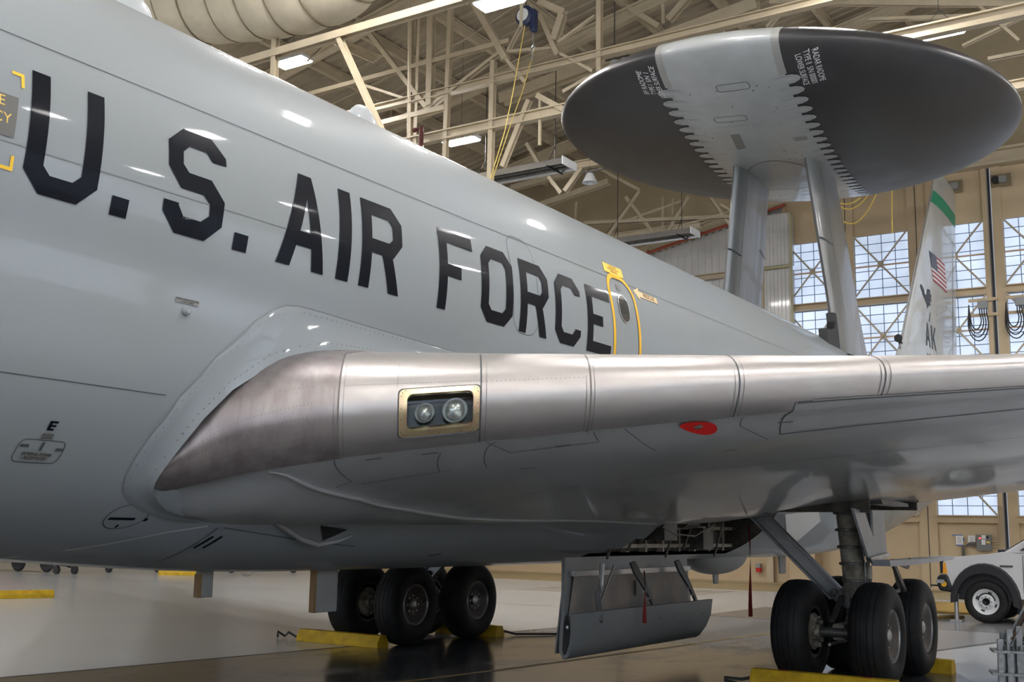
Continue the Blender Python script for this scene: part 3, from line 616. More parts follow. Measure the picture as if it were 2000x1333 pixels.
# ------------------------------------------------------------------ tail
FIN = [(14.4, 5.35), (16.05, 6.65), (20.55, 12.15), (20.95, 12.58), (21.35, 12.82), (22.15, 12.97), (23.98, 12.87), (23.1, 7.4), (22.5, 5.0)]
def finpt(X, Z, sg): 
    xl = tab([(5.3, 14.3), (6.65, 16.05), (12.15, 20.55), (13, 21.2)][0:0] or [(5.3, 14.4), (6.65, 16.05), (12.15, 20.55), (12.97, 21.5)], Z); xt = tab([(5, 22.5), (7.4, 23.1), (12.87, 23.98)], Z)
    f = min(1, max(0, (X-xl)/(xt-xl))); th = .55*(.30-.02*(Z-5))*(2.6*math.sqrt(f)*(1-f)+.02*(1-f)); return Vector((X, sg*th, Z))
b = MB(); zs = [5.3, 6, 6.65]+lin(7.4, 12.15, 10)[0:]+[12.4, 12.6, 12.78, 12.9]; fr_ = [0, .01, .03, .07, .14, .25, .4, .55, .7, .82, .92, 1]; V = []
for Z in zs:
    xl = tab([(5.3, 14.4), (6.65, 16.05), (12.15, 20.55), (12.4, 20.78), (12.6, 21.0), (12.78, 21.3), (12.9, 21.75)], Z); xt = tab([(5, 22.5), (7.4, 23.1), (12.87, 23.98)], Z)
    row = [finpt(xl+(xt-xl)*f, Z, -1) for f in fr_]+[finpt(xl+(xt-xl)*f, Z, 1) for f in fr_[::-1]]; V += row
nr = len(fr_)*2; F = [(i*nr+j, i*nr+(j+1) % nr, (i+1)*nr+(j+1) % nr, (i+1)*nr+j) for i in range(len(zs)-1) for j in range(nr)]; F.append(tuple((len(zs)-1)*nr+j for j in range(nr)))
TF = b.add(V, F).build('tail_fin', mat('fin_paint', (.50, .52, .52), .3, coat=.5, noise=.15, nscale=1.2, ncol=(.42, .43, .42), stretch=(1, 1, .4)), PLANE, smooth=60)
FN = lambda o: (lambda u, v: finpt(u, v, -1)+Vector((0, -o, 0)))
FNS = lambda o: (lambda u, v: finpt(u-.25, v, -1)+Vector((0, -o, 0)))
decal('green_band', [[(20.22, 11.64), (23.75, 11.66), (23.83, 12.1), (20.6, 12.1)]], FN(.006), mat('band_green', (.0, .27, .14), .45), TF, .3, .3)
decal('leading_edge_strip', strip([(15.95, 6.55), (20.55, 12.15), (20.95, 12.6)], .06), FN(.012), SILV, TF, .5, .3)
decal('rudder_seam', strip([(21.9, 5.6), (22.35, 7.4), (23.2, 11.2)], .03), FN(.005), LINEG, TF, .5, .3)
decal('rudder_seam', strip([(22.5, 8.4), (22.95, 10.2), (23.1, 11.0)], .03), FN(.005), LINEG, TF, .5, .3)
FX, FZ, FWd, FHt = 19.70, 9.08, 2.0, .86
def flagp(u, v): return finpt(FX-.25+u+.25*(1-v/FHt), FZ+v, -1)+Vector((0, -.006, 0))
def off_(f, o): return lambda u, v: f(u, v)+Vector((0, -o, 0))
for k in range(13):
    z0 = FHt*k/13; decal('flag_stripe', [[(0, z0), (FWd, z0), (FWd, z0+FHt/13), (0, z0+FHt/13)]], flagp, mat('flag_red', (.36, .03, .04), .5) if k % 2 == 0 else WHTT, TF, .4, .4)
decal('flag_canton', [[(0, FHt*6/13), (.8, FHt*6/13), (.8, FHt), (0, FHt)]], off_(flagp, .004), mat('flag_blue', (.015, .025, .07), .5), TF, .4, .4)
st = []
for r_ in range(9):
    for c_ in range(6 if r_ % 2 == 0 else 5):
        cx = .067+(c_+(0 if r_ % 2 == 0 else .5))*.133; cz = FHt*6/13+FHt*7/13*(r_+.8)/9.6
        st.append([(cx+(.024 if k % 2 == 0 else .01)*math.sin(k*math.pi/5), cz+(.024 if k % 2 == 0 else .01)*math.cos(k*math.pi/5)) for k in range(10)])
tag(decal('flag_stars', st, off_(flagp, .007), WHTT, TF, 3, 3), kind='stuff')
DARKB = mat('marking_dark', (.03, .035, .05), .5)
def lt(nm, polys, x0, z0, sx, sz): decal(nm, [[(x0+a*sx, z0+b_*sz) for a, b_ in q] for q in polys], FNS(.006), DARKB, TF, 3, 3)
lt('letter', [[(0, 0), (.24, 0), (.56, 1), (.42, 1)], [(.42, 1), (.58, 1), (1, 0), (.78, 0)], [(.2, .25), (.8, .25), (.75, .42), (.26, .42)]], 18.62, 6.98, .55, .68)
lt('letter', [[(0, 0), (.26, 0), (.26, 1), (0, 1)], [(.26, .45), (.75, 1), (1, 1), (.45, .42)], [(.3, .5), (.5, .62), (1, 0), (.74, 0)]], 19.32, 6.98, .60, .68)
text('serial_text', 'AF 80', .42, lambda u, v: finpt(18.85+u, 6.62+v, -1)+Vector((0, -.006, 0)), DARKB, TF)
E_ = [(0, .95), (.10, .80), (.03, .78), (.14, .66), (.08, .62), (.2, .55), (.32, .45), (.45, .30), (.5, .12), (.62, .26), (.85, .35), (.82, .5), (.98, .55), (.93, .68), (1.02, .78), (.9, .85), (.88, .98), (.72, .88), (.6, .95), (.52, .80), (.46, .74), (.38, .82), (.3, .78), (.24, .9), (.1, 1.0)]
lt('eagle_emblem', [E_], 18.45, 8.0, 1.15, .72); lt('eagle_talon', [[(.1, 0), (.5, .45), (.45, .1)], [(.45, .5), (.8, .95), (.65, .4)], [(.3, .3), (.65, .6), (.5, .25)]], 19.05, 7.72, .4, .38)
decal('eagle_head', [[(18.78, 8.48), (18.98, 8.48), (19.0, 8.6), (18.85, 8.63)]], FNS(.012), WHTT, TF, 3, 3)
b = MB(); b.tube([(16.2, 0, 6.7), (15.9, -.02, 6.78)], .05, 10); b.lathe([(0, -.07), (.09, -.06), (.11, 0), (.09, .07), (0, .09)], (15.85, -.02, 6.80), 'x', 14); b.build('probe_aerial', RUBL, TF, smooth=True)
for sg in (-1, 1):
    b = MB(); st_ = [(.3, 18.2, 22.3, .28), (7.0, 22.2, 24.2, .12)]; V = []
    for y, x0, x1, th in st_:
        z = 4.75+.12*y; V += [(x0, sg*y, z), (x0+.12*(x1-x0), sg*y, z+th*.4), (x0+.4*(x1-x0), sg*y, z+th*.5), (x1, sg*y, z), (x0+.4*(x1-x0), sg*y, z-th*.5), (x0+.12*(x1-x0), sg*y, z-th*.4)]
    b.add(V, [(j, (j+1) % 6, (j+1) % 6+6, j+6) for j in range(6)]+[tuple(range(6)), tuple(range(6, 12))]); b.build('tailplane', GREY, PLANE)
# ------------------------------------------------------------------ radar dome on its two struts
DC = Vector((7.25, 0, 9.83)); TI, RO, DT, DR, PH = -.0097, .0504, .935, 4.48, math.radians(5.3)
def dw(x, y, z):
    """dome space (turned with its pale band along x) -> world"""
    x, y = x*math.cos(PH)-y*math.sin(PH), x*math.sin(PH)+y*math.cos(PH)
    X = x*math.cos(TI)-z*math.sin(TI); Z = x*math.sin(TI)+z*math.cos(TI)
    return DC+Vector((X, y*math.cos(RO)-Z*math.sin(RO), y*math.sin(RO)+Z*math.cos(RO)))
def dz(rho): return DT*max(0, 1-(rho/DR)**2)**.57
def dlow(x, y, off=.006): 
    rho = math.hypot(x, y); k = min(1, DR*.9995/max(rho, 1e-6)); x *= k; y *= k; rho = math.hypot(x, y); z = -dz(rho)
    e = .01; g = (dz(rho-e)-dz(rho+e))/(2*e); n_ = Vector((x/max(rho, .01)*g, y/max(rho, .01)*g, -1)).normalized()
    p = Vector((x, y, z))+n_*off; return dw(*p)
dome = thing('x', '', '') ; bpy.data.objects.remove(dome)
rhos = [DR*math.sin(t) for t in lin(0, math.pi/2, 30)]
b = MB(); na = 96; V = []
prof = [(r, dz(r)) for r in rhos]+[(r, -dz(r)) for r in rhos[-2::-1]]
for k in range(na):
    a = 2*math.pi*k/na
    for r, z in prof: V.append((r*math.cos(a), r*math.sin(a), z))
m_ = len(prof); F = [(k*m_+j, k*m_+j+1, ((k+1) % na)*m_+j+1, ((k+1) % na)*m_+j) for k in range(na) for j in range(m_-1)]
me0 = bpy.data.meshes.new('tmp'); me0.from_pydata(V, [], F)
def dome_part(nm, y0, y1, m__, par, off=0.):
    bm = bmesh.new(); bm.from_mesh(me0); bmesh.ops.remove_doubles(bm, verts=bm.verts, dist=1e-4)
    if y0 is not None: bmesh.ops.bisect_plane(bm, geom=bm.verts[:]+bm.edges[:]+bm.faces[:], plane_co=(0, y0, 0), plane_no=(0, 1, 0), clear_inner=True)
    if y1 is not None: bmesh.ops.bisect_plane(bm, geom=bm.verts[:]+bm.edges[:]+bm.faces[:], plane_co=(0, y1, 0), plane_no=(0, 1, 0), clear_outer=True)
    bmesh.ops.recalc_face_normals(bm, faces=bm.faces)
    if off:
        for v in bm.verts: v.co += v.normal*off
    for v in bm.verts: v.co = dw(*v.co)
    me = bpy.data.meshes.new(nm); bm.to_mesh(me); bm.free(); me.materials.append(m__)
    for p in me.polygons: p.use_smooth = True
    o = bpy.data.objects.new(nm, me); COL.objects.link(o); o.parent = par; return o
BW = 1.05
RD = dome_part('radar_dome', -BW, BW, DOMEW, PLANE, .004)
dome_part('radome_shell', None, -BW, DOMEB, RD); dome_part('radome_shell', BW, None, DOMEB, RD)
LIPM = mat('joint_strip', (.25, .25, .235), .45)
for sg in (-1, 1):
    nf_ = 25
    for k in range(nf_):
        x = -3.62+k*.30
        f_ = .5+.5*math.exp(-(k/14)**2)
        pl_ = [(x-.115, sg*(BW-.02)), (x-.105, sg*(BW+.10)), (x-.06, sg*(BW+.20)), (x, sg*(BW+.235)), (x+.06, sg*(BW+.20)), (x+.105, sg*(BW+.10)), (x+.115, sg*(BW-.02))]
        if math.hypot(x, BW+.2) > DR-.05: continue
        decal('splice_finger', [pl_], lambda u, v: dlow(u, v, .010), DOMEW, RD, .3, .3)
        decal('finger_seam', strip([(x-.06, sg*(BW-.22)), (x-.09, sg*(BW-.05)), (x-.05, sg*(BW+.15)), (x, sg*(BW+.18)), (x+.05, sg*(BW+.15)), (x+.09, sg*(BW-.05))], .014), lambda u, v: dlow(u, v, .013), LINEG, RD, .3, .3)
    # edge strips near the rim, wrapped round it
    bm = bmesh.new(); bm.from_mesh(me0); bmesh.ops.remove_doubles(bm, verts=bm.verts, dist=1e-4); lo, hi = sorted((sg*(BW-.10), sg*(BW+.03)))
    bmesh.ops.bisect_plane(bm, geom=bm.verts[:]+bm.edges[:]+bm.faces[:], plane_co=(0, lo, 0), plane_no=(0, 1, 0), clear_inner=True); bmesh.ops.bisect_plane(bm, geom=bm.verts[:]+bm.edges[:]+bm.faces[:], plane_co=(0, hi, 0), plane_no=(0, 1, 0), clear_outer=True)
    bmesh.ops.bisect_plane(bm, geom=bm.verts[:]+bm.edges[:]+bm.faces[:], plane_co=(-3.75, 0, 0), plane_no=(1, 0, 0), clear_outer=True)
    bmesh.ops.recalc_face_normals(bm, faces=bm.faces)
    for v in bm.verts: v.co += v.co.normalized()*Vector((1, 1, 1)).length/1.732*.014
    for v in bm.verts: v.co = dw(*v.co)
    me = bpy.data.meshes.new('joint_strip'); bm.to_mesh(me); bm.free(); me.materials.append(LIPM); o = bpy.data.objects.new('joint_strip', me); COL.objects.link(o); o.parent = RD
bpy.data.meshes.remove(me0)
DD = lambda u, v: dlow(u, v, .008)
def dline(pts, w_=.018, m__=LINEG, closed=False, nm='panel_seam'): decal(nm, strip(pts, w_, closed), DD, m__, RD, .3, .3)
for cx, cy, w2, h2 in ((-3.66, -.12, .09, .29), (-2.72, .20, .09, .30)): dline(rrect(cx-w2, cy-h2, cx+w2, cy+h2, .06), .014, LINE, True, 'access_panel')
dline([(-2.45, .52), (-2.45, -.30), (-2.62, -.34)], .010)
decal('vent_slot', [[(-2.13, .38), (-2.13, .20), (-1.49, .26), (-1.46, .44)]], DD, mat('slot_grey', (.16, .155, .14), .6), RD, .3, .3)
decal('placard', [[(-1.75, -.70), (-1.58, -.70), (-1.58, -.95), (-1.75, -.95)]], DD, PLAC, RD)
dline([(-1.8, -.35), (-1.0, -.45)], .008); dline([(-3.2, .9), (-3.25, .35), (-3.45, .2)], .006)
rv = MB()
for k in range(46):
    x = random.uniform(-3.9, 2.5); y = random.uniform(-.8, .8); r = random.uniform(.010, .02); rv.add([dlow(x+r*math.cos(q*math.pi/3), y+r*math.sin(q*math.pi/3), .009) for q in range(6)], [tuple(range(6))])
tag(rv.build('drain_holes', LINE, RD), kind='stuff')
# stencils: lines run fore and aft beside the joint
def dtext(txt, size, x0, y0, ang, sx=1.):
    ca, sa = math.cos(ang), math.sin(ang)
    # seen from below the surface: mirror one axis
    text('stencil_text', txt, size, lambda u, v: dlow(x0+u*ca-v*sa, y0-(u*sa+v*ca), .010), WHTT, RD, sx)
dtext('RADAR RADOME\nTYPE II  S/N 000001\nLOWER SURFACE', .145, -3.74, -1.47, 0, .60)
dtext('IFF RADOME\nTYPE I  S/N 1\nLOWER SURFACE', .145, -3.86, 1.34, math.pi, .62)
# pylon seam where the struts run into the dome, joint line across
dline([(-.62+1.75*(1-math.cos(t))*0+.0, 0)] and [(-.75+.9*abs(math.sin(t))**2.2*1.6, .92*math.sin(t)*1.02) for t in lin(-1.45, 1.45, 20)], .022, LINE, nm='pylon_seam')
dline([(1.35, .95), (1.3, -.95)], .016); dline([(2.0, 1.0), (2.0, -1.0)], .012)
# struts
AF = [(1, 0), (.9, .035), (.7, .10), (.5, .145), (.3, .155), (.15, .125), (.06, .085), (.015, .04), (0, 0)]
AFR = AF+[(x, -y) for x, y in AF[-2:0:-1]]
for sg in (-1, 1):
    b = MB(); V = []; st_ = []
    for t in lin(0, 1, 10):
        fl = max(0, .28-t)/.28; X0 = 6.72-.17*t-.12*fl**2; ch = 2.02-.10*t+.25*fl**2; st_.append((X0, ch, sg*(1.18-.47*t), 5.05+t*4.05))
    for X0, ch, Y, Z in st_:
        V += [(X0+ch*x, Y+.5*ch*y, Z) for x, y in AFR]
    n = len(AFR); F = [(i*n+j, i*n+(j+1) % n, (i+1)*n+(j+1) % n, (i+1)*n+j) for i in range(len(st_)-1) for j in range(n)]
    SO = b.add(V, F).build('dome_strut', ALUS, PLANE, smooth=40)
    def spt(f, t, o=.006):
        X0, ch, Y, Z = [a+(c-a)*t for a, c in zip(st_[0], st_[-1])]; return Vector((X0+ch*f, Y-.5*ch*tab([(0, 0), (.015, .04), (.06, .085), (.15, .125), (.3, .155), (.5, .145), (.7, .10), (.9, .035), (1, 0)], f)-o, Z))
    for pts in ([(.2, .18), (.2, .92)], [(.8, .1), (.8, .9)], [(.0, .55), (.2, .53)], [(.72, .62), (1, .60)]):
        decal('panel_seam', strip(pts, .006), lambda u, v: spt(min(max(u, 0), 1), v), LINE, SO, .1, .05)
    tube_ = MB(); P_ = [(6.83-.03, sg*1.2-.02, 5.15), (6.45, sg*1.15, 5.58), (6.30, sg*1.1, 5.62)]
    pg = [(6.0, 5.40), (6.35, 5.44), (6.52, 5.50), (6.60, 5.62), (6.62, 5.80), (6.78, 5.82), (6.9, 5.6), (7.15, 5.2), (7.3, 5.0), (6.0, 5.0)]
    b = MB(); b.prism(pg, .16, lambda a, c, d: Vector((a, sg*(1.17-.116*(c-5.05))-.08+d, c))); b.build('rubber_boot', RUBL, SO, bevel=.02)

# ------------------------------------------------------------------ main landing gear
TYP = [(.29, -.165), (.32, -.195), (.40, -.207), (.49, -.195), (.545, -.160), (.575, -.115), (.577, -.106), (.570, -.100), (.577, -.094), (.584, -.05), (.584, -.043), (.576, -.037), (.584, -.031), (.585, 0)]
TYP = TYP+[(r, -t) for r, t in TYP[-2::-1]]
RIMP = [(0, -.02), (.05, -.02), (.07, -.10), (.16, -.105), (.20, -.135), (.235, -.150)]
def wheel(x, y, z, par, flip):
    s_ = -1 if flip else 1
    T = MB().lathe([(r, t*s_) for r, t in TYP], (x, y, z), 'y', 56).build('tyre', RUB, par, smooth=50)
    R_ = MB().lathe([(r, t*s_) for r, t in RIMP], (x, y, z), 'y', 32).build('wheel_rim', RIM, par, smooth=40)
    MB().lathe([(.232, -.150*s_), (.262, -.166*s_), (.283, -.168*s_)], (x, y, z), 'y', 40).build('rim_flange', RIM, par, smooth=60)
    MB().lathe([(.281, -.166*s_), (.288, -.178*s_), (.297, -.170*s_)], (x, y, z), 'y', 40).build('rim_flange', RIML, par, smooth=60)
    MB().lathe([(.262, -.164*s_), (.267, -.174*s_), (.272, -.166*s_)], (x, y, z), 'y', 40).build('rim_flange', RIML, par, smooth=60)
    h = MB(); h.lathe([(0, -.15*s_), (.045, -.148*s_), (.075, -.13*s_), (.08, -.09*s_)], (x, y, z), 'y', 20)
    for k in range(8):
        a = 2*math.pi*k/8; h.lathe([(0, -.125*s_), (.012, -.125*s_), (.012, -.10*s_)], (x+.125*math.cos(a), y, z+.125*math.sin(a)), 'y', 6)
    h.build('hub_cap', SILV if s_ > 0 else STEEL, par, smooth=40)
    # back side: brake stack
    k_ = MB(); k_.lathe([(0, .10*s_), (.20, .10*s_), (.21, .16*s_), (.17, .19*s_), (.10, .19*s_), (.09, .24*s_), (0, .24*s_)], (x, y, z), 'y', 28)
    for q in range(9):
        a = 2*math.pi*q/9; k_.lathe([(0, .22*s_), (.025, .22*s_), (.028, .15*s_)], (x+.155*math.cos(a), y, z+.155*math.sin(a)), 'y', 8)
    k_.build('brake', OLIVE, par, smooth=40)
    MB().lathe([(.26, .165*s_), (.29, .172*s_), (.30, .165*s_)], (x, y, z), 'y', 32).build('rim_flange', RIML if False else STEEL, par, smooth=40)
def gear(sg):
    Y = sg*3.37; WZ = .583
    g = MB(); g.tube([(0, Y, .58), (-.02, Y, 1.10)], .085, 16); g.tube([(-.02, Y, 1.0), (-.20, Y, 1.55), (-.42, Y+.0, 2.3)], [.145, .135, .125], 18); g.tube([(-.01, Y, .98), (-.03, Y, 1.08)], .17, 18)
    g.lathe([(0, -.13), (.13, -.13), (.15, 0), (.13, .13), (0, .13)], (0, Y, .60), 'y', 16)
    G = g.build('main_gear', OLIVE, PLANE, smooth=50)
    for px in (-.78, .78):
        for oy in (-.44, .44): wheel(px, Y+oy, WZ, G, flip=(oy > 0))
        ax_ = MB(); ax_.tube([(px, Y-.36, WZ), (px, Y+.36, WZ)], .06, 12); ax_.build('axle', STEEL, G, smooth=True)
    t = MB(); t.bar((-.80, Y, .59), (.80, Y, .59), .15, .19); t.build('truck_beam', OLIVE, G, bevel=.03)
    t = MB(); t.bar((.12, Y, .62), (.42, Y, .92), .10, .06); t.bar((.42, Y, .92), (.08, Y, 1.22), .10, .06); t.tube([(.42, Y-.07, .92), (.42, Y+.07, .92)], .035, 10); t.build('torque_link', STEEL, G, bevel=.01)
    t = MB(); t.tube([(-.75, Y-.12, .50), (-.2, Y-.16, .46), (.7, Y-.12, .50)], .022, 8); t.tube([(-.75, Y+.12, .44), (.7, Y+.12, .44)], .018, 8); t.build('brake_rod', SILV, G)
    for oy, c_ in ((-.16, 0), (.16, 0)):
        t = MB(); t.bar((-.1, Y+oy, .95), (-.60, Y+oy*.8, .70), .05, .05); t.build('truck_positioner', STEEL, G)
    # side brace: wide channel running in to the keel
    a = Vector((.0, -sg*-1*0+sg*2.10, 1.96)); c_ = Vector((-.02, sg*3.12, .98)); t = MB(); t.bar(a, c_, .10, .20, style='I'); t.build('side_brace', mat('brace_grey', (.36, .365, .365), .42, metal=.4, noise=.2, nscale=4), G, bevel=.006)
    t = MB(); t.bar(c_, (0, sg*3.30, .86), .16, .07, up=(1, 0, 0)); t.tube([(-.09, sg*3.10, 1.0), (.09, sg*3.10, 1.0)], .045, 12); t.build('brace_end', STEEL, G, bevel=.01)
    t = MB(); t.tube([(-.25, Y, 1.65), (1.0, Y-.05*sg, 2.25)], .05, 10); t.build('drag_brace', STEEL, G)
    # hydraulic lines
    for k in range(6):
        o = -.16+.03*k; t = MB(); t.tube([(-.52+.03*k, Y-.10+.02*k, 2.25), (-.46+.02*k, Y-.15+o*.2, 1.9), (-.36+.02*k, Y-.15+.01*k, 1.62), (-.24+.03*k, Y-.17+.02*k, 1.38), (-.22+.04*k, Y-.16, 1.15), (-.15+.05*k, Y-.17+.03*k, .95), (-.1+.05*k, Y-.12, .75)], .009+.002*(k % 2), 6)
        t.build('hydraulic_hose', SILV if k % 3 == 0 else RUBL if k % 3 == 1 else mat('hose_tan', (.35, .30, .22), .6), G, smooth=True)
    t = MB()
    for k in range(5): z = 1.15+.2*k; x = tab([(1.0, -.02), (1.55, -.20), (2.3, -.42)], z); t.lathe([(.15, -.018), (.165, -.012), (.165, .012), (.15, .018)], (x, Y, z), 'z', 18); t.box((x-.02, Y-.17, z), (.08, .05, .05))
    t.build('gear_clamps', STEEL, G)
    t = MB(); t.tube([(-.06, Y-.16, 1.02), (.1, Y-.20, .88), (.15, Y-.16, .70)], .03, 8); t.build('gear_fitting', OLIVE, G, bevel=.012)
    for c1, c2 in (((-.02, Y-.13, 1.25), (.12, .10, .16)), ((.06, Y-.12, 1.5), (.10, .08, .12)), ((-.12, Y+.1, 1.72), (.16, .1, .12))): t = MB(); t.box(c1, c2); t.build('gear_fitting', OLIVE, G, bevel=.012)
    # leg doors
    dm = mat('gear_door_paint', (.34, .35, .36), .4, coat=.2, noise=.15, nscale=3)
    yo = sg*3.78; ms = lambda p: Vector((p.x, -sg*-1*abs(p.y) if sg > 0 else -abs(p.y), p.z))
    def plate(pxs, yy, th, nm, m__):
        t = MB(); t.prism([(at(x_, y_, 1, -yy).x, at(x_, y_, 1, -yy).z) for x_, y_ in pxs], th, lambda p, q, c: Vector((p, sg*(yy+c), q))); t.build(nm, m__, G)
    plate([(1661, 993), (1683, 998), (1713, 1086), (1692, 1091)], 3.64, .03, 'gear_door', dm); plate([(1699, 998), (1722, 1004), (1728, 1080), (1702, 1083)], 3.60, .03, 'gear_door', dm)
    plate([(1680, 995), (1700, 998), (1706, 1084), (1708, 1086)], 3.56, .02, 'door_recess', STEEL)
    plate([(1690, 1090), (1728, 1080), (1729, 1088), (1694, 1100)], 3.66, .06, 'door_rib', SILV)
    plate([(1700, 1094), (1740, 1093), (1833, 1086), (1829, 1093), (1740, 1104), (1702, 1106)], 3.68, .22, 'lower_door', dm)
    t = MB(); t.bar((.12, yo+.02, 1.40), (.42, yo-.05, 1.02), .04, .05); t.bar((.30, yo+.05, 1.38), (.36, yo, 1.05), .035, .05); t.bar((.36, yo, 1.04), (.12, Y, .86), .05, .04); t.bar((.30, yo, 1.36), (.78, yo, 1.30), .03, .03); t.bar((.78, yo, 1.30), (.90, yo, 1.41), .03, .03); t.build('door_link', STEEL, G)
    t = MB(); t.prism([(-.35, 2.14), (.95, 2.10), (1.0, 2.06), (-.2, 2.06)], .20, lambda p, q, c: Vector((p, Y-.4*0+sg*.30-.1+c, q))); t.bar((.1, Y+sg*.3, 2.2), (.7, Y+sg*.3, 2.08), .03, .04); t.build('hinge_fairing', STEEL, G)
gear(-1); gear(1)
# belly wheel-well doors, hanging from the keel
def clam(sg):
    prof = [(.70, 1.37), (.73, 1.0), (.76, .75), (.77, .50), (.80, .34), (.88, .26), (.98, .30), (1.06, .42), (1.11, .58), (1.13, .78)]
    x0 = lambda k: -2.50-.05*k; L = []
    for k, (y, z) in enumerate(prof):
        f = k/(len(prof)-1); xa = -2.52-.46*f; xb = .85 if k < 6 else .85-.35*max(0, (.62-z))
        L.append((y, z, xa, xb))
    b = MB(); V = []; 
    for y, z, xa, xb in L: V += [(xa, sg*y, z), (xb, sg*y, z)]
    n = len(L); ns = []
    for i in range(n):
        a_, c_ = L[max(0, i-1)], L[min(n-1, i+1)]; d = Vector((0, c_[0]-a_[0], c_[1]-a_[1])).normalized(); ns.append(Vector((0, d.z, -d.y)))
    V2 = []
    for (y, z, xa, xb), q in zip(L, ns): V2 += [(xa, sg*(y+q.y*-.045), z-q.z*.045+.0), (xb, sg*(y-q.y*.045), z-q.z*.045)]
    F = [(2*i, 2*i+2, 2*i+3, 2*i+1) for i in range(n-1)]; m2 = len(V)
    F += [(m2+2*i, m2+2*i+1, m2+2*i+3, m2+2*i+2) for i in range(n-1)]
    F += [(2*i, m2+2*i, m2+2*i+2, 2*i+2) for i in range(n-1)]+[(2*i+1, 2*i+3, m2+2*i+3, m2+2*i+1) for i in range(n-1)]+[(0, 1, m2+1, m2), (2*n-2, 2*n-1, m2+2*n-1, m2+2*n-2)]
    D = b.add(V+V2, F).build('wheel_well_door', GREYM, PLANE, smooth=35)
    t = MB(); t.add([(-2.40, sg*.80, 1.16), (.78, sg*.80, 1.16), (.70, sg*.825, .62), (-2.62, sg*.825, .56)], [(0, 1, 2, 3)]); t.build('door_lining', mat('door_lining_stained', (.34, .28, .235), .55, noise=.7, nscale=2.2, ncol=(.22, .21, .20)), D)
    t = MB(); t.prism([(-2.25, 1.27), (.95, 1.27), (.9, .30), (-2.62, .30)], .02, lambda p, q, c: Vector((p, sg*(.60+.10*(1.27-q))+c, q))); t.build('inner_skin', GREYM, D)
    t = MB(); t.bar((-2.45, sg*.80, 1.19), (.80, sg*.80, 1.19), .05, .06); t.bar((-2.62, sg*.84, .60), (.70, sg*.84, .66), .03, .03); t.build('door_rail', SILV, D)
    pl2 = MB(); pl2.box((-.72, sg*.835, .98), (.34, .006, .20)); pl2.build('placard', PLAC, D)
    for xh in (-1.28, .02):
        t = MB(); t.prism([(0, 0), (.12, .02), (.32, -.25), (.50, -.62), (.52, -.70), (.47, -.66), (.28, -.36), (.05, -.12)], .03, lambda p, q, c: Vector((xh+p, sg*(.95+.22*max(0, -q))-.015+c, 1.30+q))); H_ = t.build('hinge_arm', mat('bracket_dark', (.05, .05, .048), .5), D)
        t = MB()
        for k in range(5): f = (k+1)/6; t.lathe([(0, -.02), (.018, -.02), (.018, .02)], (xh+.10+.36*f, sg*(.95+.22*.6*f)-.0, 1.20-.5*f), 'y', 8)
        tag(t.build('arm_holes', mat('hole_pale', (.45, .44, .42), .5), D), kind='stuff')
    t = MB(); t.tube([(-2.05, sg*.98, 1.30), (-2.12, sg*1.0, 1.05), (-2.15, sg*1.02, .98)], [.035, .03, .02], 8); t.bar((-2.2, sg*1.0, .98), (-2.35, sg*1.12, .66), .05, .07); t.tube([(-1.7, sg*.95, 1.28), (-2.1, sg*.98, .85)], .012, 6); t.build('door_actuator', SILV, D)
clam(-1)
t = MB(); t.prism([(2.45, 1.98), (4.0, 2.06), (4.1, 1.9), (3.1, 1.62), (2.62, 1.50), (2.5, 1.56)], .02, lambda p, q, c: Vector((p, -1.62-.0*p+c, q))); t.build('well_side_door', GREYM, PLANE)
# red streamers hang from pins
for (x, y, z0, z1, nm) in ((-.50, -2.2, 1.80, .68, 'wide'), (-1.47, -1.24, 1.22, .60, 'short')):
    b = MB(); V = []; 
    for i in range(9):
        t_ = i/8; z = z0+(z1-z0)*t_; dx = .02*math.sin(t_*5)+.03*t_; V += [(x+dx-.02, y-.018*math.cos(t_*3), z), (x+dx+.02, y+.018*math.cos(t_*3), z)]
    b.add(V, [(2*i, 2*i+1, 2*i+3, 2*i+2) for i in range(8)]); b.add([Vector(v)+Vector((.002, .004, 0)) for v in V], [(2*i, 2*i+2, 2*i+3, 2*i+1) for i in range(8)])
    o = b.build('warning_streamer', REDS, None)
    tag(o, 'long dark red streamer hanging beside the big diagonal gear brace' if nm == 'wide' else 'short red streamer hanging in front of the curved belly door', 'streamer', 'red streamers under the airplane')
# ------------------------------------------------------------------ hangar: floor, walls, roof
XW = 24.6
def struct(name, mb_, m_, par=None, **k):
    o = mb_.build(name, m_, par, **k)
    if par is None: o['kind'] = 'structure'
    return o
def floor_mat():
    m = mat('polished_floor', (.34, .34, .33), .16, noise=.0); nt = m.node_tree; b = nt.nodes['Principled BSDF']
    g = nt.nodes.new('ShaderNodeNewGeometry'); mp = nt.nodes.new('ShaderNodeMapping'); mp.inputs['Scale'].default_value = (.6, .6, 1); nt.links.new(g.outputs['Position'], mp.inputs[0])
    n = nt.nodes.new('ShaderNodeTexNoise'); n.inputs['Scale'].default_value = .35; n.inputs['Detail'].default_value = 4; n.inputs['Roughness'].default_value = .5; nt.links.new(mp.outputs[0], n.inputs['Vector'])
    r = nt.nodes.new('ShaderNodeMapRange'); r.inputs[1].default_value = .4; r.inputs[2].default_value = .62; nt.links.new(n.outputs[0], r.inputs[0])
    mx = nt.nodes.new('ShaderNodeMix'); mx.data_type = 'RGBA'; mx.inputs[6].default_value = (.60, .62, .65, 1); mx.inputs[7].default_value = (.50, .52, .55, 1); nt.links.new(r.outputs[0], mx.inputs[0]); nt.links.new(mx.outputs[2], b.inputs['Base Color'])
    r2 = nt.nodes.new('ShaderNodeMapRange'); r2.inputs[3].default_value = .16; r2.inputs[4].default_value = .20; nt.links.new(r.outputs[0], r2.inputs[0]); nt.links.new(r2.outputs[0], b.inputs['Roughness']); return m
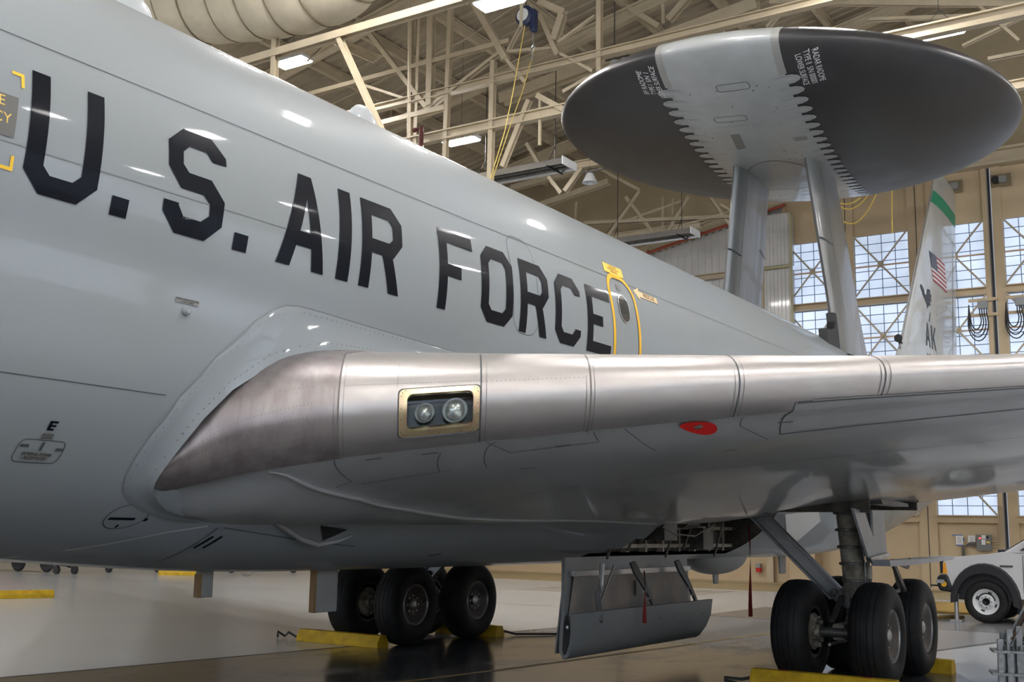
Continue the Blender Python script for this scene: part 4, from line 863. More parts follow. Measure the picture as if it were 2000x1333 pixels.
def dark_floor_mat():
    m = mat('dark_floor', (.05, .05, .05), .2); nt = m.node_tree; b = nt.nodes['Principled BSDF']
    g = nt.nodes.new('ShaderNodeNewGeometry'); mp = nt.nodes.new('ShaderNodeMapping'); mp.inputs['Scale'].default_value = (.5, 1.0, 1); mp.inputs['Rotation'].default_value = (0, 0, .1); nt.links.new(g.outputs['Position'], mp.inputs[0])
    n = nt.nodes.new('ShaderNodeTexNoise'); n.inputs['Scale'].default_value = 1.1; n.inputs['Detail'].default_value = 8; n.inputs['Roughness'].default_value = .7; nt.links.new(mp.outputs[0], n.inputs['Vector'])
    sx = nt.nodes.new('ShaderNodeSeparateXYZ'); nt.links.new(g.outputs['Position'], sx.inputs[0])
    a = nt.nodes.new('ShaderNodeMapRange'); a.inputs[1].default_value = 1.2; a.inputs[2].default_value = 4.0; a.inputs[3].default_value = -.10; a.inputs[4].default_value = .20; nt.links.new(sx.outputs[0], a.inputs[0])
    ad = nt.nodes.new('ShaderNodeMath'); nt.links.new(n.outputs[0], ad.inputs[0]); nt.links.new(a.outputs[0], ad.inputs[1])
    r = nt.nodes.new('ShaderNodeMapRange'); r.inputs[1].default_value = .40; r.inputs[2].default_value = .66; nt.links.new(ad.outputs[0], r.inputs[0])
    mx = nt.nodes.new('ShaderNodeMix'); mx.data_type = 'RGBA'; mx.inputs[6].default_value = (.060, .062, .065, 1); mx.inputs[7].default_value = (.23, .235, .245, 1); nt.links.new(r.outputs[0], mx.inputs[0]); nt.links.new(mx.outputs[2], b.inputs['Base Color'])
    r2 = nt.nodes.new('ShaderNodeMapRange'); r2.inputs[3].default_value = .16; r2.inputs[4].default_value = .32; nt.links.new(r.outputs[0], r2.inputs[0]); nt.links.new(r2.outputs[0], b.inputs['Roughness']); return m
YMIN, YMAX, XMIN = -30, 34, -40
struct('floor', MB().box(((XMIN+XW)/2, (YMIN+YMAX)/2, -.1), (XW-XMIN+.6, YMAX-YMIN, .2)), floor_mat())
def patch(nm, poly, m_, z=.003):
    b = MB(); b.add([(x, y, z) for x, y in poly], [tuple(range(len(poly)))]); return struct(nm, b, m_)
patch('trim_1', [(-30, 6.85), (-6.42, 4.02), (-1.84, 3.45), (1.3, 3.06), (4.6, 2.65), (8.0, 2.22), (8.0, -2.3), (4.0, -3.25), (1.6, -4.1), (-1, -5.2), (-30, -9)], dark_floor_mat())  # dark mottled floor area under the airplane, paler toward the tail
fl = mat('floor_joint', (.03, .03, .03), .6); fy = mat('floor_line_yellow', (.40, .27, .06), .4, noise=.4, nscale=3); fg = mat('floor_grey_paint', (.17, .17, .175), .22, noise=.15, nscale=1.5)
def fline_(nm, pts, w_, m_, z=.006):
    b = MB()
    for q in strip(pts, w_): b.add([(x, y, z) for x, y in q], [(0, 1, 2, 3)])
    return struct(nm, b, m_)
fline_('trim_2', [(-30, 6.85), (-6.42, 4.02), (-1.84, 3.45), (8.0, 2.22)], .035, fl)
fline_('trim_3', [(7.65, 32), (7.90, 5.6), (8.05, .7), (8.2, -8)], .035, fl)
fline_('trim_4', [(-12, 1.6), (-2.38, .34), (4.96, -.41), (24, -2.4)], .09, fy)
patch('trim_5', [(8.1, 2.2), (11.6, 2.15), (11.6, -9), (8.1, -9)], fg, .004); patch('trim_6', [(8.1, -2.25), (8.1, -4.2), (4.0, -3.28)], mat('floor_mid_grey', (.30, .30, .31), .22), .005); fline_('trim_17', [(3.8, -3.26), (8.1, -4.2), (10, -4.7)], .09, fg, .007)
patch('trim_7', [(18.4, 34), (22.9, 34), (22.9, -30), (18.6, -30)], mat('floor_tan_band', (.46, .36, .18), .35, noise=.2, nscale=2)); fline_('trim_8', [(22.9, 34), (22.95, -30)], .12, fl)
patch('trim_9', [(22.95, 34), (24.6, 34), (24.6, -30), (22.95, -30)], mat('floor_apron_tan', (.5, .40, .24), .4), .0035)
for k in range(5): fline_('trim_%d' % (10+k), [(13.2+k*.8, 10.2), (14.2+k*.8, 5.2)], .10, fy)
# roof: ridge over Y=-3, falling to both sides; ribbed deck
def zdeck(y): return 20.1-.206*abs(y+3)
b = MB(); pr = []; x = XMIN
while x < XW: pr += [(x, 0), (x+.17, 0), (x+.20, .06), (x+.37, .06)]; x += .40
pr.append((XW, 0)); V = []
for y in (YMIN, -3, YMAX): V += [(px_, y, zdeck(y)+pz) for px_, pz in pr]
n = len(pr); b.add(V, [(i*n+j, i*n+j+1, (i+1)*n+j+1, (i+1)*n+j) for i in range(2) for j in range(n-1)]); struct('ceiling', b, DECK)
# purlins carry the deck
PU = empty('trim_20'); PU['kind'] = 'structure'
y = YMIN+1
pm = bpy.data.meshes
first = None
while y < YMAX:
    if first is None:
        bb_ = MB(); bb_.bar((XMIN, 0, 0), (XW, 0, 0), .16, .34, style='I'); o = bb_.build('purlin', TAN, PU); first = o
    else: o = first.copy(); COL.objects.link(o)
    o.location = (0, y, zdeck(y)-.19); y += 2.15
# side and forward walls
def ribwall(nm, a, c, z0, ztop, m_, inward, pitch=.45):
    """ribbed sheet wall from a to c (x,y)"""
    a = Vector((*a, 0)); c = Vector((*c, 0)); L = (c-a).length; d = (c-a)/L; nn = Vector((*inward, 0)); b = MB(); V = []; t = 0; P = []
    while t < L-.01: P += [(t, 0), (t+pitch*.45, 0), (t+pitch*.5, .04), (t+pitch*.95, .04)]; t += pitch
    P.append((L, 0))
    for tt, o in P:
        tt = min(tt, L); p = a+d*tt+nn*o; V += [(p.x, p.y, z0), (p.x, p.y, ztop(p.y))]
    b.add(V, [(2*i, 2*i+2, 2*i+3, 2*i+1) for i in range(len(P)-1)]); return struct(nm, b, m_)
ribwall('wall_starboard', (XMIN, YMAX), (XW, YMAX), 0, lambda y: zdeck(YMAX)+.1, TANW, (0, -1))
ribwall('wall_port', (XMIN, YMIN), (XW, YMIN), 0, lambda y: zdeck(YMIN)+.1, TANW, (0, 1))
def zr(y): return 13.54-.206*(y-5.97)        # rake of the white panels
ribwall('wall_aft', (XW+.1, 5.7), (XW+.1, YMAX), 4.9, lambda y: zr(y), WPAN, (-1, 0), .28)
struct('wall_aft_base', MB().box((XW+.1, (5.7+YMAX)/2, 2.45), (.16, YMAX-5.7, 4.9)), TAND)
# gable above the rake and above the doors
b = MB(); ys = lin(YMIN, YMAX, 64)
for i in range(64):
    y0, y1 = ys[i], ys[i+1]; lo = lambda y: (zr(y)-.1 if y > 6.0 else 13.8); b.add([(XW+.08, y0, lo(y0)), (XW+.08, y1, lo(y1)), (XW+.08, y1, zdeck(y1)+.1), (XW+.08, y0, zdeck(y0)+.1)], [(0, 1, 2, 3)])
struct('wall_gable', b, TANW)
GB = empty('trim_21'); GB['kind'] = 'structure'
bp_ = MB(); bp_.bar((XW-.12, 6.0, 13.68), (XW-.12, YMAX, zr(YMAX)+.14), .22, .42, style='I'); bp_.build('rake_beam', TAN, GB)
rp = MB(); rp.tube([(XW-.30, 5.9, 13.45), (XW-.30, YMAX, zr(YMAX)-.10)], .055, 10)
for k in range(9): y = 7.0+k*2.2; rp.box((XW-.30, y, zr(y)-.08), (.12, .05, .16))
rp.build('sprinkler_pipe', mat('pipe_red', (.36, .07, .04), .5), GB)
# girts and posts on the white wall
for z in (11.15, 8.6, 6.1): g_ = MB(); g_.bar((XW-.08, 6.75, z), (XW-.08, YMAX, z), .16, .22, style='C'); g_.build('wall_girt', TAN, GB)
for y in (6.75, 12.8, 18.9, 25): g_ = MB(); g_.bar((XW-.12, y, 0), (XW-.12, y, zr(y)), .24, .24, up=(1, 0, 0), style='I'); g_.build('wall_post', TAN, GB)
for a, c_ in (((6.9, 7.5), (7.5, 11.0)), ((7.9, 7.5), (7.2, 11.0)), ((6.9, 11.3), (7.6, 10.2))): g_ = MB(); g_.bar((XW-.3, a[0], a[1]), (XW-.3, c_[0], c_[1]), .08, .08); g_.build('wall_brace', TAN, GB)
# white boxed panels by the first door
WB_ = empty('trim_22'); WB_['kind'] = 'structure'
for z0, z1 in ((7.75, 11.05), (11.2, 13.1), (4.9, 7.7)):
    b = MB(); V = []; yy = 5.70; P = []
    while yy < 6.62: P += [(yy, 0), (yy+.06, 0), (yy+.07, -.03), (yy+.13, -.03)]; yy += .14
    for y_, o in P: V += [(XW-.42+o, y_, z0), (XW-.42+o, y_, z1)]
    b.add(V, [(2*i, 2*i+2, 2*i+3, 2*i+1) for i in range(len(P)-1)]); b.box((XW-.2, 6.2, (z0+z1)/2), (.36, 1.0, z1-z0-.02)); b.build('white_panel', WPAN, WB_)
b = MB(); b.bar((XW-.45, 5.66, 11.12), (XW-.45, 6.75, 11.12), .10, .10); b.bar((XW-.45, 5.66, 7.72), (XW-.45, 6.75, 7.72), .10, .08); b.bar((XW-.45, 5.67, 4.9), (XW-.45, 5.67, 13.1), .08, .06, up=(1, 0, 0)); b.build('panel_trim', mat('trim_olive', (.45, .42, .25), .5), WB_)

# hangar doors --------------------------------------------------------------
def bay_col(D, yc, hw_, rows, skip_low=False):
    """one column of windows in a door leaf"""
    for (z0, z1) in rows:
        nx, nz = 4, 7
        for i in range(nx):
            for j in range(nz):
                y0 = yc-hw_+2*hw_*i/nx; z_ = z0+(z1-z0)*j/nz
                o = PANE_P[0].copy() if PANE_P else None
                if o is None:
                    q = MB(); q.box((0, 0, 0), (.012, 2*hw_/nx-.025, (z1-z0)/nz-.025)); o = q.build('window_pane', PANE, None); PANE_P.append(o)
                else: COL.objects.link(o)
                o.parent = D; o.location = (XW+.06, y0+hw_/nx, z_+(z1-z0)/nz/2)
        q = MB()
        for i in range(nx+1): q.box((XW+.05, yc-hw_+2*hw_*i/nx, (z0+z1)/2), (.02, .02, z1-z0))
        for j in range(nz+1): q.box((XW+.05, yc, z0+(z1-z0)*j/nz), (.02, 2*hw_, .02))
        q.build('glazing_bars', mat('glazing_blue_grey', (.10, .14, .22), .5), D)
        q = MB(); zt = z0 if z1-z0 > 1 else z0
        q.bar((XW-.10, yc-hw_, z0), (XW-.10, yc+hw_, z1), .05, .06, style='L'); q.build('cross_brace', TAN, D)
        if z0 > 3: q = MB(); q.bar((XW-.16, yc+hw_, z0), (XW-.16, yc-hw_, z1), .05, .06, style='L'); q.build('cross_brace', TAN, D); q = MB(); q.box((XW-.13, yc, (z0+z1)/2), (.03, .2, .2)); q.build('gusset', TAN, D)
        if z0 > 3: q = MB(); q.bar((XW+.0, yc-hw_, (z0+z1)/2), (XW+.0, yc+hw_, (z0+z1)/2), .04, .05); q.build('wind_rail', mat('rail_orange_tan', (.62, .42, .28), .5), D)
PANE_P = []
ROWS = [(9.78, 12.0), (7.25, 9.5), (4.85, 7.0), (2.36, 4.55)]
def leaf(nm, ya, yb, cols, hws=.925):
    D = empty(nm); D['kind'] = 'structure'; edges = []
    cs = sorted(cols); y_ = ya; zz = [0, 2.36, 4.55, 4.85, 7.0, 7.25, 9.5, 9.78, 12.0, 13.78]
    for c_ in cs:
        b = MB(); b.box((XW+.02, (y_+c_-hws)/2, 6.89), (.22, c_-hws-y_, 13.78)); b.build('door_panel', TAND, D); y_ = c_+hws
        for z0, z1 in ((0, 2.14), (12.0, 13.78)): b = MB(); b.box((XW+.06, c_, (z0+z1)/2), (.12, 2*hws, z1-z0)); b.build('door_panel', TAND, D)
        for z in (2.25, 4.70, 7.12, 9.64): b = MB(); b.bar((XW-.06, c_-hws, z), (XW-.06, c_+hws, z), .30, .24, style='I'); b.build('door_rail', TAND, D)
        bay_col(D, c_, hws, ROWS)
    b = MB(); b.box((XW+.02, (y_+yb)/2, 6.89), (.22, yb-y_, 13.78)); b.build('door_panel', TAND, D)
    for c0_, c1_ in zip(cs, cs[1:]): b = MB(); b.box((XW-.095, (c0_+c1_)/2, 6.89), (.015, .022, 13.7)); b.build('panel_joint', fl, D)
    return D
D1 = leaf('door_1', -.88, 6.1, [5.01, 2.62, .20]); D2 = leaf('door_2', -8.1, -1.02, [-2.25, -4.62, -6.99]); D3 = leaf('door_3', -15.3, -8.25, [-9.5, -11.9, -14.2])
struct('wall_aft_far_side', MB().box((XW+.05, (YMIN-15.3)/2, 6.9), (.16, -15.3-YMIN, 13.8)), TAND)
b = MB(); b.box((XW-.05, -.95, 6.9), (.06, .07, 13.7)); struct('trim_23', b, RUBL)
b = MB(); b.bar((XW-.2, 6.2, 14.05), (XW-.2, YMIN, 14.05), .5, .55, style='I')
struct('trim_24', b, TAN)
# things on the doors
def wall_thing(nm, label, cat, y, z, grp=None): return thing(nm, label, cat, (XW-.1, y, z), 0, grp)
for y, lab in ((.16, 'grey wheel motor in a recess high on the door, left of the black door gap'), (-1.35, 'grey wheel motor in a recess high on the door, right of the black door gap')):
    t = wall_thing('door_motor', lab, 'motor', y, 13.28, 'motors high on the hangar doors')
    b = MB(); b.box((-.01, 0, 0), (.03, .62, .42)); b.build('recess_plate', mat('recess_tan_dark', (.25, .19, .11), .6), t)
    b = MB(); b.box((-.12, -.08, 0), (.2, .24, .22)); b.build('motor_body', mat('motor_grey', (.28, .29, .29), .5), t, bevel=.02); b = MB(); b.lathe([(0, -.1), (.12, -.1), (.12, .06), (0, .06)], (-.1, .15, 0), 'x', 16); b.build('motor_drum', RUBL, t)
for y, lab in ((-.62, 'grey junction box with black cable loops, left of the black door gap'), (-1.75, 'grey junction box with black cable loops, right of the black door gap')):
    t = wall_thing('junction_box', lab, 'junction box', y, 9.15, 'junction boxes with hanging cables')
    b = MB(); b.box((-.15, 0, 0), (.16, .30, .26)); b.build('box_body', mat('motor_grey', (.28, .29, .29), .5), t, bevel=.01)
    b = MB(); b.bar((-.05, -.45, .18), (-.05, .45, .18), .06, .1); b.bar((-.05, -.45, -.32), (-.05, .45, -.32), .06, .1); b.build('support_rail', TAND, t)
    for k in range(4):
        w_ = .16+.05*k; h_ = .50+.13*k; b = MB(); b.tube([(-.18, .10-.07*k, -.12), (-.18, .10-.07*k, -.3)]+[(-.18, .22-.02*k+w_*math.cos(a), -.30-h_*(.35+.65*math.sin(a))) for a in lin(math.pi, 0, 10)[::-1]][::-1]+[(-.18, .42, -.1+.04*k)], .02, 6); b.build('cable', RUBL, t, smooth=True)
t = wall_thing('power_panel', 'grey electrical control panel with red lamp on the tan door behind the truck', 'control panel', 0, 1.50)
t.location = at(1922, 1061, 0, XW-.12)
b = MB(); b.box((0, 0, 0), (.16, .44, .50)); b.build('cabinet', mat('motor_grey2', (.16, .165, .165), .45), t, bevel=.01)
b = MB(); b.box((-.09, -.02, .18), (.01, .14, .12)); b.box((-.09, .0, .02), (.01, .12, .16)); b.build('notice', WHTT, t)
b = MB(); b.lathe([(0, -.03), (.03, -.03), (.03, 0)], (-.08, .10, .14), 'x', 12); b.build('red_lamp', mat('lamp_red', (.8, .05, .05), .4, emit=(1, .1, .1), es=1.5), t)
b = MB(); b.box((-.09, -.14, .02), (.01, .10, .05)); b.build('yellow_label', PLACY, t); b = MB(); b.lathe([(0, -.05), (.04, -.05), (.04, 0)], (-.08, -.12, .18), 'x', 12); b.build('switch', RUBL, t)
for k in range(3):
    b = MB(); b.tube([(0, .2, -.0-.05*k), (-.03, .42, .0-.05*k), (-.03, .58+.04*k, -.12), (-.03, .60+.04*k, -.6)], .018, 6); b.build('conduit', STEEL, t, smooth=True)
    b = MB(); b.tube([(0, -.2, .05-.08*k), (0, -.42-.06*k, .05-.08*k), (0, -.46-.06*k, .15), (0, -.46-.06*k, 1.15)], .012, 6); b.build('conduit', TAN, t, smooth=True)
for px, lab, tape in ((1874, 'white paper notice with blue tape on the tan door', 1), (1898, 'white paper notice without tape, next to the control panel', 0)):
    p = at(px, 1056, 0, XW-.10); o = thing('paper_notice', lab, 'notice', p, 0, 'paper notices on the door'); b = MB(); b.box((0, 0, 0), (.006, .22, .30)); b.build('sheet', WHTT, o)
    b = MB()
    for k in range(7): b.box((-.004, 0, .10-.03*k), (.002, .15-.02*(k % 3), .008))
    b.build('print', LINEG, o)
    if tape:
        b = MB(); b.box((-.006, .06, .16), (.004, .32, .025)); b.box((-.006, 0, -.15), (.004, .22, .025)); b.box((-.006, -.12, .03), (.004, .03, .09)); b.build('blue_tape', mat('tape_blue', (.02, .12, .5), .5), o)
p = at(1482, 1110, 0, XW-.15); o = thing('alarm_beacon', 'small red and grey alarm light on the tan wall behind the gear', 'alarm', p); b = MB(); b.lathe([(0, 0), (.10, 0), (.10, .14), (0, .16)], (0, 0, -.14), 'z', 12); b.build('red_lens', RED, o); b = MB(); b.box((0, 0, .08), (.16, .14, .14)); b.build('housing', mat('motor_grey', (.2, .2, .2), .5), o)
# shallow closet and louvre on the tan wall
b = MB(); b.box((XW-.35, 5.45, 1.35), (.7, .9, 2.7)); o = b.build('wall_cabinet', TAND, None, bevel=.01); tag(o, 'tall tan cabinet built against the door wall behind the main gear', 'cabinet')
# trusses ------------------------------------------------------------------
def truss(lab, X, mems, chords=True):
    T = thing('roof_truss', lab, 'truss', (X, 0, 0), 0, 'steel roof trusses')
    O_ = Vector((X, 0, 0))
    if chords:
        for z, h, y0_ in chords: b = MB(); b.bar((0, y0_, z), (0, YMAX, z), .22, h, style='I'); b.build('bottom_chord', TAN, T)
        for y0, y1 in ((YMIN, -3), (-3, YMAX)): b = MB(); b.bar((0, y0, zdeck(y0)-.6), (0, y1, zdeck(y1)-.6), .28, .42, style='I'); b.build('top_chord', TAN, T)
    for (x1, y1, x2, y2, w_, *r) in mems:
        a = at(x1, y1, 0, X)-O_; c = at(x2, y2, 0, X)-O_; dep = ((a+c)/2+O_-CAM).dot(FW); wd = w_*dep/FPX
        a.x += (r[0] if r else 0); c.x += (r[0] if r else 0)
        b = MB(); b.bar(a, c, wd*.9, wd, up=(1, 0, 0), style='I' if w_ > 9 else 'L' if w_ > 5 else ''); b.build('post' if abs(c.y-a.y) < .12*abs(c.z-a.z) else 'brace', TAN, T)
truss('nearest steel roof truss, over the wing, with the long flat beam at top left', 3.5, [(542, -20, 535, 160, 12), (661, 70, 748, 262, 12), (300, 174, 908, -3, 17), (908, -3, 1330, -126, 17)], False)
truss('second steel roof truss, whose pale flat chord ends behind the black dome', 9.5, [(455, 60, 450, 130, 9), (470, 60, 465, 140, 9), (486, 60, 481, 150, 9), (803, 20, 801, 290, 10), (925, 3, 989, 116, 14), (1056, 29, 1090, 108, 11), (1099, 29, 1083, 79, 15), (1054, 4, 1103, 25, 14), (1171, -20, 1171, 140, 11), (989, 116, 1027, 161, 9), (992, 101, 1076, 95, 7), (1090, 83, 1162, 31, 6), (1095, 106, 1158, 140, 8), (992, 101, 1040, 10, 7), (600, 186, 996, 80, 10), (741, 242, 870, 210, 11), (873+8, 5, 869, 330, 10), (964, 119, 957, 370, 11), (843, 30, 840, 207, 14), (820, 30, 812, 290, 8), (687, 21, 834, 210, 10), (831, 217, 975, 105, 9), (1034, 196, 982, 326, 11), (1050, 187, 1104, 216, 12), (715, 168, 800, 196, 6), (1055, 186, 1054, 284, 5), (1158, 147, 1100, 180, 8)], [(12.25, .28, YMIN), (13.5, .2, YMIN)])
truss('third steel roof truss, crossing behind the dome with the thick sloping top chord', 15.0, [(980, 195, 1480, 8, 24), (773, 49, 763, 270, 6), (1201, 0, 1288, 52, 11), (1295, -10, 1297, 47, 8), (1345, -5, 1306, 40, 14), (1414, 20, 1414, 70, 4), (1072, 346, 1097, 378, 9), (1137, 328, 1104, 374, 10), (1060, 330, 1030, 280, 9), (1700, 39, 2010, 28, 9), (1880, 90, 2010, 28, 7), (1499, 54, 1544, 3, 9), (1930, 116, 2010, 101, 9), (1910, 10, 1990, 80, 8), (586, 150, 715, 168, 6), (600, 186, 690, 120, 7), (1505, 4, 2010, 9, 12)], [(12.8, .25, YMIN)])
truss('farthest steel roof truss, in front of the gable wall above the white panels', 21.5, [(1142, 437, 1440, 423, 9), (1250, 374, 1187, 464, 9), (1223, 385, 1280, 460, 8), (1223, 432, 1335, 392, 5), (1345, 385, 1306, 452, 9), (1388, 385, 1430, 446, 7), (1126, 395, 1124, 432, 4), (1295, 385, 1295, 452, 4), (1000, 368, 1144, 330, 12), (1054, 402, 1190, 355, 12), (1314, 388, 1314, 420, 3), (1408, 400, 1432, 415, 6), (905, 326, 1000, 330, 8), (1170, 330, 1250, 372, 7)], [(12.3, .22, 8.0)])
# thin conduits and cables overhead
cb = mat('cable_yellow', (.72, .52, .12), .6)
def cable(lab, X, pts, r, m_, grp):
    o_ = MB(); o_.tube([at(x, y, 0, X) for x, y in pts], r, 6); o = o_.build('hanging_cable', m_, None, smooth=True); tag(o, lab, 'cable', grp)
cable('yellow rope running down from the blue fall arrest reel, the left one', 8.2, [(1025, 50), (1010, 135), (1000, 190), (985, 260), (957, 352)], .012, cb, 'yellow ropes')
cable('yellow rope running down from the reel hook, the right one', 9.1, [(1044, 95), (1020, 180), (1000, 235), (962, 350)], .012, cb, 'yellow ropes')
def cat_(x0, y0, x1, y1, sag, n=10): return [(x0+(x1-x0)*t, y0+(y1-y0)*t+4*sag*t*(1-t)) for t in lin(0, 1, n)]
cable('yellow cable loop under the dome edge, the shortest of the three', 19.9, cat_(1629, 390, 1681, 386, 11), .022, cb, 'yellow festoon cables'); cable('yellow cable loop under the dome edge, the middle one', 20, cat_(1629, 394, 1694, 383, 20), .022, cb, 'yellow festoon cables')
cable('yellow cable loop under the dome edge, the longest and lowest', 20.2, cat_(1633, 418, 1711, 380, 36), .022, cb, 'yellow festoon cables'); cable('yellow cable hanging straight down in front of the door window', 20, [(1742, 372), (1742, 410), (1743, 456)], .02, cb, 'yellow festoon cables')
cable('thin pale wire crossing the trusses above the fuselage', 12, [(645, 205), (900, 82), (1010, 10)], .018, TAN, 'overhead wires'); cable('thin pale wire crossing above the far wall', 20, [(1330, 440), (1430, 412)], .018, TAN, 'overhead wires')
cable('thin straight wire hanging beside the tan posts', 6.2, [(797, -10), (798, 260)], .012, TAN, 'overhead wires')
t = thing('conduit_bundle', 'bundle of pale bent conduits under the roof beside the top left lamp', 'conduits', at(650, 90, 0, 7))
for k in range(5):
    o_ = MB(); o_.tube([at(x, y, 0, 7)-t.location for x, y in [(600+5*k, 120-k*4), (625+4*k, 96-k*4), (650, 83-k*4), (680, 100-k*4), (730+4*k, 122-k*3)]], .025, 6); o_.build('conduit', TAN, t, smooth=True)
o_ = MB(); o_.tube([at(808, 255, 0, 9.2), at(823, 250, 0, 9.2), at(822, 290, 0, 9.2)], .07, 8); o = o_.build('red_valve_pipe', mat('pipe_dark_red', (.11, .025, .02), .5), None, smooth=True); tag(o, 'dark red pipe elbow on the posts behind the fuselage spine', 'pipe')
o_ = MB(); o_.tube([at(508, 70, 0, 12), at(507, 140, 0, 12)], .09, 8); o = o_.build('drain_pipe', RUBL, None, smooth=True); tag(o, 'dark vertical pipe beneath the fabric duct', 'pipe')
# fabric air duct --------------------------------------------------------------
def pd(px, py, dd): return CAM+(FW*FPX+RT*(px-1000)+DN*(py-666.5))*(dd/FPX)
Pth = [pd(*q) for q in ((60, 30, 28.3), (180, 12, 27.6), (300, -4, 27), (400, -14, 26.5), (500, -24, 26), (580, -38, 25.6), (640, -60, 25.3), (680, -100, 25.0), (700, -160, 24.8))]
Dt = thing('air_duct', 'big beige ribbed fabric air duct hanging at top left', 'duct', Pth[3])
def cr_(P, t):
    i = min(int(t), len(P)-2); f_ = t-i; g = lambda k: P[max(0, min(len(P)-1, k))]; a_, b_, c_, d_ = g(i-1), g(i), g(i+1), g(i+2)
    return .5*((2*b_)+(c_-a_)*f_+(2*a_-5*b_+4*c_-d_)*f_*f_+(3*b_-a_-3*c_+d_)*f_**3)
NT = 150; pts_ = [cr_(Pth, (len(Pth)-1)*k/NT)-Pth[3] for k in range(NT+1)]; acc = 0; rad = []; rings_ = []
for k in range(NT+1):
    if k: acc += (pts_[k]-pts_[k-1]).length
    ph = (acc/.74) % 1.0; rad.append(1.20-.075*(1-math.sin(math.pi*ph)**.5))
    if not rings_ or acc-rings_[-1][0] > .739: rings_.append((acc-acc % .74 if rings_ else 0, k))
b = MB(); b.tube(pts_, rad, 36); b.build('duct_sleeve', FAB, Dt, smooth=60)
rm = mat('ring_brown', (.22, .17, .10), .7)
for _, k in rings_[1:-1]:
    d_ = (pts_[k+1]-pts_[k-1]).normalized(); y_ = Vector((0, 0, 1)); y_ = (y_-d_*y_.dot(d_)).normalized(); z_ = d_.cross(y_); b = MB(); b.tube([pts_[k]+(y_*math.cos(a)+z_*math.sin(a))*1.165 for a in lin(0, 2*math.pi, 28)], .018, 5); b.build('duct_ring', rm, Dt)
for k in (20, 60, 100): b = MB(); b.tube([pts_[k]+Vector((0, 0, 1.1)), pts_[k]+Vector((0, 0, 3.0))], .02, 6); b.build('hanger_wire', TAN, Dt)
# lamps -------------------------------------------------------------------------
_lp = []
def lamp(P, lab, grp, wy=1.02, wx=.44, rz=0):
    if not _lp:
        t = thing('high_bay_lamp', lab, 'lamp', P, rz, grp); b = MB(); b.box((0, 0, .07), (wx+.06, wy+.06, .10)); b.build('lamp_housing', WHT, t)
        b = MB(); b.box((0, 0, 0), (wx, wy, .03)); b.build('diffuser', LAMP, t); b = MB(); b.tube([(0, -.4, .12), (0, 0, .6), (0, 0, 3.0)], .008, 4); b.tube([(0, .4, .12), (0, 0, .6)], .008, 4); b.build('hanger', STEEL, t); _lp.append(t); return t
    t = copy_tree(_lp[0]); t.location = P; t.rotation_euler.z = rz; tag(t, lab, 'lamp', grp); return t
G1 = 'high bay lamps'
lamp(at(572, 123, 2, 14.4), 'glowing lamp at top left, just right of the fabric duct', G1); lamp(at(900, 276, 2, 12.6), 'glowing lamp low between two posts left of the dome', G1)
lamp(at(975, 6, 2, 13.0), 'glowing lamp at the top edge beside the blue reel', G1, rz=.0); lamp(at(1835, 66, 2, 13.4), 'glowing lamp partly hidden by the rear rim of the dome', G1)
def inframe(p):
    v = p-CAM; z = v.dot(FW)
    if z < 1: return False
    x = 1000+FPX*v.dot(RT)/z; y = 666.5+FPX*v.dot(DN)/z; return -60 < x < 2060 and -60 < y < 1400
for x in (-32, -24, -16, -8, 0, 8, 16):
    for y in (-24, -16, -8.5, -1, 7, 15, 24):
        p = Vector((x+(1 if y > 0 else 0), y, 13.6))
        if inframe(p): continue
        lamp(p, 'glowing hangar lamp beyond the picture edge', 'hangar lamps out of the picture')
# radiant tube heaters
def heater(lab, x0, y0, x1, y1, X, grp='tube heaters'):
    a = at(x0, y0, 0, X); c = at(x1, y1, 0, X); z = (a.z+c.z)/2; a.z = c.z = z; t = thing('tube_heater', lab, 'heater', a, 0, grp); d = c-a; L = d.length
    b = MB(); pf = [(-.36, -.02), (-.30, .16), (.30, .16), (.36, -.02), (.33, -.02), (.28, .13), (-.28, .13), (-.33, -.02)]; b.prism(pf, d.y, lambda p, q, c_: Vector((p, c_, q))); b.build('reflector', mat('heater_silver', (.55, .56, .58), .25, metal=.8), t)
    for sx in (-.12, .12): b = MB(); b.tube([(sx, 0, .03), (sx, d.y*.97, .03)], .05, 10); b.build('heater_tube', STEEL, t, smooth=True)
    b = MB(); b.tube([(.12, d.y*.97, .03), (0, d.y*.985, .03), (-.12, d.y*.97, .03)], .05, 8); b.build('tube_bend', STEEL, t, smooth=True)
    b = MB(); b.box((0, d.y*1.0, .07), (.74, .03, .22)); b.build('end_plate', WHT, t)
    for f in (.1, .85): b = MB(); b.bar((-.4, d.y*f, -.03), (.4, d.y*f, -.03), .04, .04); b.tube([(0, d.y*f, .16), (0, d.y*f, .6), (0, d.y*f, 3.0)], .012, 6); b.tube([(-.3, d.y*f, .16), (0, d.y*f, .6)], .01, 5); b.build('hanger', RUBL, t)
heater('silver tube heater hanging just left of the dome, the nearer one', 930, 358, 1112, 325, 10.5)
heater('silver tube heater hanging above the fuselage, the farther one', 1190, 477, 1358, 462, 19.0)
# twin floodlights
for (px, py, X, lab) in ((1200, 122, 14.5, 'pair of white spotlight cans above the dome edge'), (1152, 342, 15, 'white spotlight just left under the dome edge')):
    t = thing('spotlight', lab, 'spotlight', at(px, py, 0, X))
    for k in range(2 if py < 200 else 1): b = MB(); b.lathe([(0, -.02), (.10, -.05), (.24, -.35), (.23, -.35), (.1, -.1)], (0, -.35*k, .1), 'z', 16); b.build('lamp_can', WHT, t, smooth=True)
    b = MB(); b.bar((0, -.5, .12), (0, .3, .12), .05, .05); b.tube([(0, 0, .12), (0, 0, 2.5)], .02, 6); b.build('bracket', STEEL, t)
